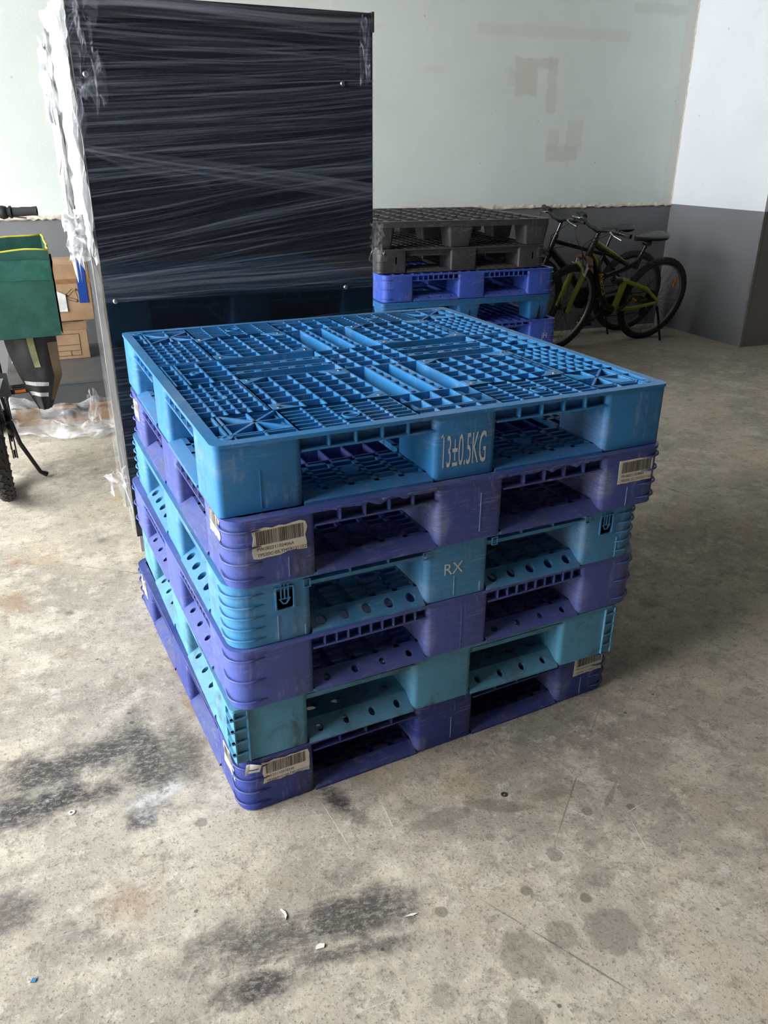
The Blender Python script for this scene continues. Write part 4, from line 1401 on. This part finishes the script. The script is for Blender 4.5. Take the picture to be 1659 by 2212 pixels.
for k, pts in enumerate((
        [(0.79, 0.18, 0.95), (0.88, 0.10, 0.86), (0.83, 0.03, 0.78), (0.70, 0.03, 0.76), (0.5, 0.02, 0.70)],
        [(0.79, -0.16, 0.95), (0.90, -0.08, 0.88), (0.86, 0.0, 0.76), (0.83, 0.03, 0.70)],
        [(0.79, 0.15, 0.95), (0.91, 0.06, 0.83), (0.87, 0.05, 0.70), (0.86, 0.06, 0.62)],
        [(0.30, 0.03, 0.66), (0.15, 0.05, 0.64), (0.10, 0.06, 0.55), (0.18, 0.05, 0.45)])):
    q = [Vector(p) for p in pts]
    sm = []
    for i in range(len(q) - 1):
        p0, p1, p2, p3 = q[max(i - 1, 0)], q[i], q[i + 1], q[min(i + 2, len(q) - 1)]
        for j in range(6):
            t = j / 6
            sm.append(0.5 * ((2 * p1) + (p2 - p0) * t + (2 * p0 - 5 * p1 + 4 * p2 - p3) * t * t + (3 * p1 - p0 - 3 * p2 + p3) * t ** 3))
    sm.append(q[-1])
    T(bA, 'cable', sm, 0.003, PEDAL, 6)
T(bA, 'brake_arm', [(FXA - 0.055, 0.07, 0.60), (FXA - 0.03, 0.055, 0.665)], 0.007, CHROME)
T(bA, 'brake_arm', [(FXA - 0.055, -0.07, 0.60), (FXA - 0.03, -0.055, 0.665)], 0.007, CHROME)
# frame decal running down the left of the down tube
_p, _q = Vector((0.655, 0.0, 0.600)), Vector((0.525, 0.0, 0.366))
_d = (_q - _p).normalized()
_n = Vector((0, 1, 0)).cross(_d)
if _n.z < 0:
    _n = -_n
lettering('frame_decal', 'Aleoca', 0.062, 1.15, lambda x, y: tuple(_p + _d * x + _n * (y - 0.021) + Vector((0, 0.0345, 0))), YELLOW_TX, bA)

# --- plain black bicycle behind it
bB = empty('mountain_bicycle', G(1.985, 6.925))
tag(bB, 'plain black bicycle against the back wall, behind the lime one', 'bicycle', 'bicycles parked in the corner')
place_bike(bB, math.atan2(-.40, -.92), math.radians(8))
w = wheel(bB, 'rear_wheel', rim=RIM, spin=0.2)
w.location = (-0.04, 0, 0.335)
FXB = 0.96
w = wheel(bB, 'front_wheel', rim=RIM_D, spin=0.4)
w.location = (FXB, 0, 0.335)
for s in (-1, 1):
    T(bB, 'fork_leg', [(FXB, s * 0.06, 0.335), (FXB - 0.06, s * 0.06, 0.55), (FXB - 0.10, s * 0.06, 0.68)], [0.011, 0.017, 0.018], FRAME_K)
T(bB, 'fork_crown', [(FXB - 0.10, -0.075, 0.68), (FXB - 0.115, 0, 0.70), (FXB - 0.10, 0.075, 0.68)], 0.018, FRAME_K)
T(bB, 'head_tube', [(0.815, 0, 0.685), (0.772, 0, 0.825)], 0.021, FRAME_K)
T(bB, 'steerer', [(0.773, 0, 0.82), (0.742, 0, 0.925)], 0.014, DK_CHROME)
T(bB, 'stem', [(0.742, 0, 0.92), (0.79, 0, 0.945)], 0.016, FRAME_K)
handlebar(bB, 0.79, 0.945, 0.27, 0.03, 0.05, FRAME_K)
T(bB, 'down_tube', [(0.805, 0, 0.715), (0.58, 0, 0.52), (0.39, 0, 0.30)], [0.028, 0.032, 0.026], FRAME_K, 12)
T(bB, 'top_tube', [(0.785, 0, 0.785), (0.28, 0, 0.66)], [0.023, 0.019], FRAME_K, 12)
T(bB, 'seat_tube', [(0.38, 0, 0.29), (0.27, 0, 0.69)], 0.017, FRAME_K)
T(bB, 'seat_post', [(0.275, 0, 0.68), (0.24, 0, 0.81)], 0.013, DK_CHROME)
sweep_saddle(bB, 0.07, 0.34, 0.85, SADDLE)
for s in (-1, 1):
    T(bB, 'seat_stay', [(0.28, s * 0.02, 0.64), (-0.04, s * 0.06, 0.335)], 0.010, FRAME_K)
    T(bB, 'chain_stay', [(0.38, s * 0.03, 0.29), (-0.04, s * 0.06, 0.335)], 0.012, FRAME_K)
crankset(bB, 0.38, 0.29, math.radians(120))
drive(bB, 0.38, 0.29, hx=-0.04)
T(bB, 'kickstand', [(0.22, 0.05, 0.28), (0.16, 0.12, -0.01)], [0.010, 0.007], FRAME_K)
for pts in ([(0.79, 0.2, 0.97), (0.90, 0.12, 0.85), (0.85, 0.05, 0.70), (0.87, 0.06, 0.60)], [(0.79, -0.2, 0.97), (0.93, -0.1, 0.83), (0.86, 0.02, 0.72), (0.7, 0.03, 0.74)]):
    T(bB, 'cable', pts, 0.003, PEDAL, 6)

# --- cargo bicycle at the picture's left edge: rear wheel, rack, box and bag
bC = empty('cargo_bicycle', G(-1.665, 3.25))
tag(bC, 'dark bicycle with fat tyre and rear rack carrying the green box', 'bicycle')
place_bike(bC, math.radians(116), math.radians(1))
w = wheel(bC, 'rear_wheel', tw=0.030, rim=RIM_D, knobs=46, big=True)
w.location = (0, 0, 0.335)
w = wheel(bC, 'front_wheel', tw=0.030, rim=RIM_D, knobs=46, big=True)
w.location = (1.06, 0, 0.335)
for s in (-1, 1):
    T(bC, 'fork_leg', [(1.06, s * 0.06, 0.335), (0.99, s * 0.06, 0.55), (0.95, s * 0.06, 0.68)], [0.011, 0.017, 0.018], FRAME_K)
    T(bC, 'seat_stay', [(0.31, s * 0.02, 0.66), (0.0, s * 0.065, 0.335)], 0.010, FRAME_K)
    T(bC, 'chain_stay', [(0.43, s * 0.03, 0.29), (0.0, s * 0.065, 0.335)], 0.012, FRAME_K)
    T(bC, 'rack_strut', [(0.0, s * 0.075, 0.345), (-0.06, s * 0.075, 0.705)], 0.006, FRAME_K, 8)
    T(bC, 'rack_rail', [(-0.17, s * 0.07, 0.712), (0.22, s * 0.07, 0.712)], 0.006, FRAME_K, 8)
T(bC, 'fork_crown', [(0.95, -0.075, 0.68), (0.94, 0, 0.70), (0.95, 0.075, 0.68)], 0.018, FRAME_K)
T(bC, 'head_tube', [(0.915, 0, 0.685), (0.87, 0, 0.84)], 0.021, FRAME_K)
T(bC, 'steerer', [(0.872, 0, 0.83), (0.835, 0, 1.05)], 0.014, FRAME_K)
T(bC, 'stem', [(0.835, 0, 1.04), (0.90, 0, 1.06)], 0.016, FRAME_K)
handlebar(bC, 0.90, 1.075, 0.375, 0.045, 0.07, FRAME_K, fat=1.25)
T(bC, 'down_tube', [(0.905, 0, 0.715), (0.43, 0, 0.30)], 0.026, FRAME_K, 12)
T(bC, 'top_tube', [(0.885, 0, 0.79), (0.32, 0, 0.66)], 0.020, FRAME_K, 12)
T(bC, 'seat_tube', [(0.43, 0, 0.29), (0.30, 0, 0.72)], 0.017, FRAME_K)
T(bC, 'seat_post', [(0.305, 0, 0.70), (0.28, 0, 0.86)], 0.013, CHROME)
sweep_saddle(bC, 0.13, 0.40, 0.90, SADDLE)
crankset(bC, 0.43, 0.29, math.radians(10))
drive(bC, 0.43, 0.29)
T(bC, 'kickstand', [(0.12, -0.07, 0.30), (0.10, -0.09, 0.20), (0.16, -0.15, 0.03), (0.17, -0.175, 0.01)], [0.010, 0.010, 0.009, 0.013], FRAME_K)
for x in (-0.16, 0.0, 0.2):
    T(bC, 'rack_bar', [(x, -0.07, 0.712), (x, 0.07, 0.712)], 0.005, FRAME_K, 8)
# number plate on the rack
pl = MB().prism(rrect(-0.11, 0.0, 0.096, 0.095, 0.004), 0, 0.003).map(lambda p: Vector((-0.187 - p.z, -p.x, 0.492 + p.y))).build('number_plate', simple('plate_slate', lin(62, 66, 70), 0.45), bC)
lettering('plate_number', '7', 0.085, 1.0, lambda x, y: (-0.1912, -(0.038 + x), 0.510 + y), simple('plate_white', lin(225, 228, 225), 0.6), pl)
T(bC, 'plate_bracket', [(-0.16, 0, 0.705), (-0.183, 0, 0.565)], 0.006, FRAME_K, 8)

# green crate on the rack
bCm = Matrix.Translation(G(-1.665, 3.25)) @ bC.rotation_euler.to_matrix().to_4x4()


def on_bike(x, y, z):
    return bCm @ Vector((x, y, z))


CRATE = NT('green_tarpaulin')
_v = CRATE.coord()
_n = CRATE.noise(_v, 9, 6, 0.65)
CRATE.L(CRATE.mix(CRATE.ramp(_n, 0.35, 0.7), lin(34, 76, 68), lin(50, 96, 86)), CRATE.b.inputs['Base Color'])
CRATE.b.inputs['Roughness'].default_value = 0.42
CRATE.bump(CRATE.noise(_v, 6, 4), 0.5, 0.01)
CRATE = CRATE.m
GREEN_T = simple('green_packing_tape', lin(48, 100, 88), 0.25, var=0.2)
YEL_T = simple('yellow_tape_edge', lin(206, 196, 60), 0.45, var=0.25)
crate = empty('green_crate', on_bike(-0.20, 0, 0.722), bC.rotation_euler.z)
tag(crate, 'open green box with yellow taped rim on the cargo bicycle rack', 'box')
CW0, CW1, CD, CH = -0.325, 0.26, 0.30, 0.325     # y extents (right negative), depth x, height
wt = 0.008
MB().box(0, CD, CW0, CW1, 0, wt).build('bottom', CRATE, crate)


def crumple_wall(name, p0, p1, h0, h1, seed):
    n, k = 14, 10
    vs, fs = [], []
    p0, p1 = Vector(p0), Vector(p1)
    nn = Vector((-(p1 - p0).y, (p1 - p0).x, 0)).normalized()
    for side in (0, 1):
        for j in range(k + 1):
            for i in range(n + 1):
                s, t = i / n, j / k
                hh = (h0 + (h1 - h0) * s + 0.010 * nz(s * 4, seed)) * t
                a = (0.008 * nz(s * 3 + seed, t * 3) + 0.006 * nz(s * 7, t * 6 + seed)) * (t ** 1.5)
                vs.append(p0 + (p1 - p0) * s + nn * (a + side * wt) + Vector((0, 0, hh)))
    o = (n + 1) * (k + 1)
    for j in range(k):
        for i in range(n):
            a = j * (n + 1) + i
            fs += [(a, a + 1, a + n + 2, a + n + 1), (o + a + n + 1, o + a + n + 2, o + a + 1, o + a)]
    for i in range(n):
        a = k * (n + 1) + i
        fs.append((a, a + 1, o + a + 1, o + a))
    w_ = MB().add(vs, fs).build(name, CRATE, crate, smooth=40)
    top = [Vector(vs[k * (n + 1) + i]) + nn * wt / 2 + Vector((0, 0, 0.001)) for i in range(n + 1)]
    MB().tube(top, 0.0045, 6).build('taped_rim', YEL_T, w_, smooth=True)
    return w_


crumple_wall('side_panel', (0, CW0, 0), (0, CW1, 0), CH, CH, 1.0)
crumple_wall('side_panel', (CD, CW1, 0), (CD, CW0, 0), CH + 0.01, CH + 0.03, 2.0)
crumple_wall('side_panel', (CD, CW0 + 0.001, 0), (0, CW0 + 0.001, 0), CH + 0.03, CH - 0.012, 3.0)
crumple_wall('side_panel', (0, CW1, 0), (CD, CW1, 0), CH, CH, 4.0)
MB().box(-0.0025, 0.0, CW0, CW1, 0.0, 0.055).build('base_tape', GREEN_T, crate)


def crate_tape(s, t):
    y = CW0 + 0.004 + s * (CW1 - CW0 - 0.1)
    return (-0.012 + 0.004 * nz(s * 6, t * 3, 2.0), y, 0.235 + 0.075 * t + 0.008 * nz(s * 5, 3.0) - 0.02 * (1 - s)), (s, t)


sheet('rim_tape', 24, 6, crate_tape, GREEN_T, crate)
MB().box(-0.0035, 0.0, CW0 + 0.06, CW0 + 0.064, 0.002, 0.062).build('tape_strap', simple('dark_strap', lin(24, 44, 40), 0.5), crate)
MB().box(-0.0035, 0.0, CW0 + 0.165, CW0 + 0.185, 0.0, 0.05).build('tape_strap', simple('dark_strap', lin(24, 44, 40), 0.5), crate)
MB().lathe([(0.0, 0), (0.009, 0), (0.007, 0.004), (0.0, 0.006)], (-0.003, CW0 + 0.30, 0.062), (-1, 0, 0), 12).build('rivet', simple('dark_strap', lin(24, 44, 40), 0.5), crate)
MB().add([(-0.0045, CW0 + 0.125, 0.042), (-0.0045, CW0 + 0.121, 0.042), (-0.0045, CW0 + 0.116, 0.030), (-0.0045, CW0 + 0.1185, 0.028), (-0.0045, CW0 + 0.112, 0.042), (-0.0045, CW0 + 0.108, 0.042)], [(0, 1, 2, 3), (3, 2, 4, 5)]).build('chalk_mark', STENCIL, crate)

# black pannier hanging on the right of the rack
bag = empty('pannier_bag', on_bike(-0.10, -0.095, 0.405), bC.rotation_euler.z)
tag(bag, 'black pannier bag with two reflective stripes hanging under the green box', 'bag')
BAG = simple('black_nylon', lin(40, 40, 42), 0.7, var=0.25, nscale=25, bump=0.2)
MESH_T = simple('tan_mesh_fabric', lin(112, 98, 78), 0.85, var=0.2, nscale=120, bump=0.4)
REFL = simple('reflective_tape', lin(196, 198, 194), 0.35, var=0.08)
WEB = simple('khaki_webbing', lin(150, 148, 110), 0.8, var=0.2, nscale=70)


def bag_fn(s, t, d=0.0):
    """rear face: s from the wheel outward, t up"""
    inner = -0.010 - 0.085 * max(0.0, 1 - t) ** 1.4
    outer = -0.205 + 0.06 * max(0, 0.45 - t) / 0.45
    y = inner + (outer - inner) * s
    x = -0.055 - 0.020 * math.sin(math.pi * min(1, max(0, s))) + 0.012 * nz(s * 4, t * 4) - d
    return Vector((x, y, 0.012 + 0.295 * t))


n = 14
vs, fs = [], []
for j in range(n + 1):
    for i in range(n + 1):
        vs.append(bag_fn(i / n, j / n))
for j in range(n + 1):
    for i in range(n + 1):
        p = bag_fn(i / n, j / n)
        vs.append((0.22 + 0.02 * nz(j * 0.4, i * 0.3), p.y, p.z + 0.004 * nz(i * 0.5, j * 0.5)))
o_ = (n + 1) ** 2
for j in range(n):
    for i in range(n):
        a = j * (n + 1) + i
        fs += [(a, a + n + 1, a + n + 2, a + 1), (o_ + a, o_ + a + 1, o_ + a + n + 2, o_ + a + n + 1)]
edge = [i for i in range(n + 1)] + [j * (n + 1) + n for j in range(1, n + 1)] + [n * (n + 1) + i for i in reversed(range(n))] + [j * (n + 1) for j in reversed(range(1, n))]
for a, b in zip(edge, edge[1:] + edge[:1]):
    fs.append((a, b, o_ + b, o_ + a))
MB().add(vs, fs).build('bag_body', BAG, bag, smooth=40)
for t0 in (0.36, 0.21):
    sv, sf = [], []
    for i in range(13):
        s = 0.05 + 0.62 * i / 12
        dt = -0.03 * math.sin(s * 2.5) + 0.10 * s * (0.6 - s)
        sv += [bag_fn(s, t0 + dt, 0.002), bag_fn(s, t0 + dt + 0.055, 0.002)]
        if i:
            sf.append((2 * i - 2, 2 * i - 1, 2 * i + 1, 2 * i))
    MB().add(sv, sf).build('reflective_stripe', REFL, bag)
sv, sf = [], []
for j in range(9):
    t = 0.60 + 0.42 * j / 8
    sv += [bag_fn(0.42, t, 0.003), bag_fn(0.55, t, 0.003)]
    if j:
        sf.append((2 * j - 2, 2 * j - 1, 2 * j + 1, 2 * j))
MB().add(sv, sf).build('webbing_strap', WEB, bag)
sv, sf = [], []
for j in range(13):
    t = 0.12 + 0.80 * j / 12
    a, b = bag_fn(0.80, t, 0.003), bag_fn(1.0, t, 0.002)
    sv += [a, b, (b.x + 0.12, b.y - 0.002, b.z)]
    if j:
        k = 3 * j
        sf += [(k - 3, k, k + 1, k - 2), (k - 2, k + 1, k + 2, k - 1)]
MB().add(sv, sf).build('mesh_pocket', MESH_T, bag, smooth=60)
MB().box(-0.06, 0.12, -0.18, -0.02, 0.300, 0.312).build('bag_flap', BAG, bag, bevel=0.006)


# ------------------------------------------------------------------ clutter on the steel cabinet by the back wall
DKG = simple('grey_powder_coat', lin(92, 95, 98), 0.42, 0.2, var=0.1, nscale=6)
WOOD = simple('rough_pine', lin(168, 128, 84), 0.75, var=0.3, nscale=22, bump=0.3)
CY = 0.40 - PHI
o = empty('wooden_pallet', G(-2.62, 3.93), CY)
tag(o, 'low wooden pallet under the grey steel cabinet', 'pallet')
for i in range(3):
    MB().box(0.66, 1.55, 0.02 + 0.36 * i, 0.10 + 0.36 * i, 0.0, 0.018).build('bottom_board', WOOD, o)
    for j in range(3):
        MB().box(0.66 + 0.385 * j, 0.78 + 0.385 * j, 0.02 + 0.36 * i, 0.10 + 0.36 * i, 0.0185, 0.085).build('block', WOOD, o)
for j in range(5):
    MB().box(0.66 + 0.1925 * j, 0.78 + 0.1925 * j, 0.0, 0.86, 0.0855, 0.103).build('deck_board', WOOD, o)
cab = empty('steel_cabinet', G(-2.62, 3.93, 0.105), CY)
tag(cab, 'flat dark grey steel cabinet lying down with cardboard boxes on it', 'cabinet')
MB().box(0.64, 1.72, 0.0, 0.98, 0.0, 0.112).build('cabinet_body', DKG, cab, bevel=0.003)
MB().box(0.638, 1.722, -0.003, 0.985, 0.1121, 0.124).build('cabinet_lid', DKG, cab, bevel=0.003)
MB().lathe([(0.0, 0), (0.012, 0), (0.010, 0.0015), (0, 0.0015)], (1.36, 0.07, 0.1245), (0, 0, 1), 14).build('hole_plug', DARKHOLE, cab)


def heap_fn(s, t):
    x = 0.62 + s * 0.92
    y = -0.10 + 0.16 * nz(s * 3, 1.5) - 0.16 * t
    z = 0.15 * (1 - t) ** 1.3 + 0.05 * nz(s * 7, t * 4) + 0.02 * nz(s * 20, t * 12)
    return (x, y - 0.06 * abs(nz(s * 5, t * 3)), max(0.004, z + 0.01)), (s * 1.2, t * 0.6)


hp = empty('film_heap', G(-2.62, 3.93), CY)
tag(hp, 'crumpled clear stretch film bunched below the grey steel cabinet', 'plastic film')
sheet('film_sheet', 50, 16, heap_fn, FILM_HEAP, hp)
rag('film_scrap', (1.20, -0.28, 0.035), 0.34, 0.10, 0.07, 26, 12.0, FILM_HEAP, hp, drop=1.0)
rag('film_scrap', (1.06, -0.20, 0.10), 0.06, 0.06, 0.22, 20, 14.0, FILM_HEAP, hp, drop=1.0)


CARD = NT('corrugated_cardboard')
_v = CARD.coord()
CARD.L(CARD.mix(CARD.ramp(CARD.noise(_v, 5, 5, 0.6), 0.3, 0.7), lin(150, 120, 90), lin(174, 144, 112)), CARD.b.inputs['Base Color'])
CARD.b.inputs['Roughness'].default_value = 0.85
CARD.bump(CARD.noise(CARD.coord(scale=(1, 1, 0.05)), 90, 2), 0.15, 0.003)
CARD = CARD.m
CARD_D = simple('printed_box_ink', lin(70, 54, 40), 0.8)
BTAPE = simple('brown_parcel_tape', lin(140, 104, 72), 0.3, var=0.1)
BLUET = simple('blue_tape', lin(30, 70, 150), 0.35, var=0.15)
BRT = 0.405 - PHI
lo = empty('cardboard_box', G(-2.23, 4.71, 0.2295), BRT)
tag(lo, 'brown cardboard box with printed address grid, lower of the two behind the cargo bicycle', 'box', 'cardboard boxes on the steel cabinet')
LW, LD, LH = 0.45, 0.32, 0.175
MB().box(0, LW, 0, LD, 0, LH).build('box_body', CARD, lo, bevel=0.004)
MB().prism([(0, 0), (LW, 0), (LW, 0.005), (0, 0.005)], LH, LH + 0.05, [(0.005, -0.03), (LW, -0.01), (LW, -0.004), (0.005, -0.025)]).build('box_flap', CARD, lo)
MB().box(0.155, 0.215, -0.0012, 0.001, 0, LH).build('parcel_tape', BTAPE, lo)
for (x0, x1, z0, z1) in ((0.03, 0.155, 0.140, 0.1425), (0.26, 0.40, 0.150, 0.1525), (0.398, 0.4005, 0.02, 0.15), (0.02, 0.40, 0.085, 0.0870), (0.02, 0.40, 0.05, 0.052), (0.02, 0.40, 0.02, 0.0220), (0.34, 0.3425, 0.02, 0.05), (0.10, 0.1025, 0.02, 0.14)):
    MB().box(x0, x1, -0.0016, 0.001, z0, z1).build('printed_line', CARD_D, lo)
hi = empty('cardboard_box', G(-2.25, 4.70, 0.4575), BRT)
tag(hi, 'upper cardboard box with blue tape and white paper, behind the green crate', 'box', 'cardboard boxes on the steel cabinet')
HW, HD, HH = 0.53, 0.34, 0.335
MB().box(0, HW, 0, HD, 0, HH).build('box_body', CARD, hi, bevel=0.006)
MB().box(-0.002, HW + 0.002, -0.002, 0.0, HH - 0.115, HH - 0.09).build('parcel_tape', BTAPE, hi)
MB().prism([(0.455, -0.004), (0.505, -0.004), (0.505, 0.0), (0.455, 0.0)], HH - 0.23, HH).build('blue_tape', BLUET, hi)
MB().box(0.455, 0.505, -0.004, 0.20, HH, HH + 0.002).build('blue_tape', BLUET, hi)
vs, fs = [], []
for i in range(6):
    for j in range(6):
        vs.append((0.27 + 0.022 * i, -0.006 - 0.012 * abs(nz(i * 0.7, j * 0.8)), 0.06 + 0.024 * j - 0.004 * max(0, i - 3) * max(0, j - 2)))
for i in range(5):
    for j in range(5):
        fs.append((i * 6 + j, (i + 1) * 6 + j, (i + 1) * 6 + j + 1, i * 6 + j + 1))
MB().add(vs, fs).build('paper_sheet', simple('white_paper', lin(225, 225, 222), 0.7), hi)
rc = MB()
for k in range(3):
    a = math.pi / 2 + k * 2.094
    b = a + 1.45
    p, q = (0.425 + 0.034 * math.cos(a), 0.15 + 0.034 * math.sin(a)), (0.425 + 0.034 * math.cos(b), 0.15 + 0.034 * math.sin(b))
    d = Vector((q[0] - p[0], q[1] - p[1])).normalized()
    nn = Vector((-d.y, d.x))
    for off in (-0.007, 0.007):
        s0 = Vector(p) + nn * off
        s1 = Vector(q) + nn * off
        rc.add([(s0.x - nn.x * 0.0012, -0.0016, s0.y - nn.y * 0.0012), (s1.x - nn.x * 0.0012, -0.0016, s1.y - nn.y * 0.0012), (s1.x + nn.x * 0.0012, -0.0016, s1.y + nn.y * 0.0012), (s0.x + nn.x * 0.0012, -0.0016, s0.y + nn.y * 0.0012)], [(0, 1, 2, 3)])
    tip = Vector(q) + d * 0.014
    e0, e1 = Vector(q) + nn * 0.012, Vector(q) - nn * 0.012
    rc.add([(e0.x, -0.0016, e0.y), (e1.x, -0.0016, e1.y), (tip.x, -0.0016, tip.y)], [(0, 1, 2)])
rc.build('recycling_mark', CARD_D, hi)
MB().box(0.0, 0.4, 0.02, 0.3, -0.05, -0.001).build('crushed_base', CARD, hi)


# ------------------------------------------------------------------ litter on the floor
def chip(name, x, y, pts, h, mat, label, cat, rz=0.0):
    o = MB().prism(pts, 0.0006, h).build(name, mat)
    o.location = (x, y, 0)
    o.rotation_euler = (0, 0, rz)
    tag(o, label, cat)
    return o


for (x, y, lb) in ((0.803, 1.250, 'small dark steel washer lying on the concrete, right of the stack corner'), (-0.159, 1.561, 'small pale washer lying on the dark rubber smudge')):
    o = MB().ring([(0.0075 * math.cos(a * 0.3927), 0.0075 * math.sin(a * 0.3927)) for a in range(16)], [(0.0035 * math.cos(a * 0.3927), 0.0035 * math.sin(a * 0.3927)) for a in range(16)], 0.0004, 0.0022).build('washer', simple('dull_washer', lin(90, 88, 84), 0.5, 0.6) if x > 0 else simple('pale_washer', lin(210, 208, 200), 0.6))
    o.location = (x, y, 0)
    tag(o, lb, 'washer')
W_CH = simple('white_chip', lin(228, 226, 220), 0.7)
chip('plaster_chip', 0.276, 1.026, [(-0.009, -0.004), (0.006, -0.005), (0.010, 0.002), (0.0, 0.006), (-0.008, 0.003)], 0.003, W_CH, 'small white chip beside the long dark skid mark', 'chip')
chip('plaster_chip', 0.231, 1.121, [(-0.002, -0.014), (0.003, -0.006), (0.002, 0.004), (-0.004, 0.014), (-0.006, 0.012), (-0.001, 0.0)], 0.003, W_CH, 'thin curved white sliver on the bare concrete in front of the stack', 'chip')
chip('plaster_chip', 0.466, 1.027, [(-0.014, 0.001), (0.004, -0.003), (0.016, -0.001), (0.002, 0.003)], 0.002, W_CH, 'narrow white flake at the end of the dark skid mark', 'chip')
chip('paint_chip', -0.238, 1.152, [(-0.006, -0.003), (0.003, -0.005), (0.006, 0.002), (-0.001, 0.005)], 0.002, simple('blue_chip', lin(60, 130, 170), 0.5), 'tiny blue paint chip near the lower picture edge', 'chip')
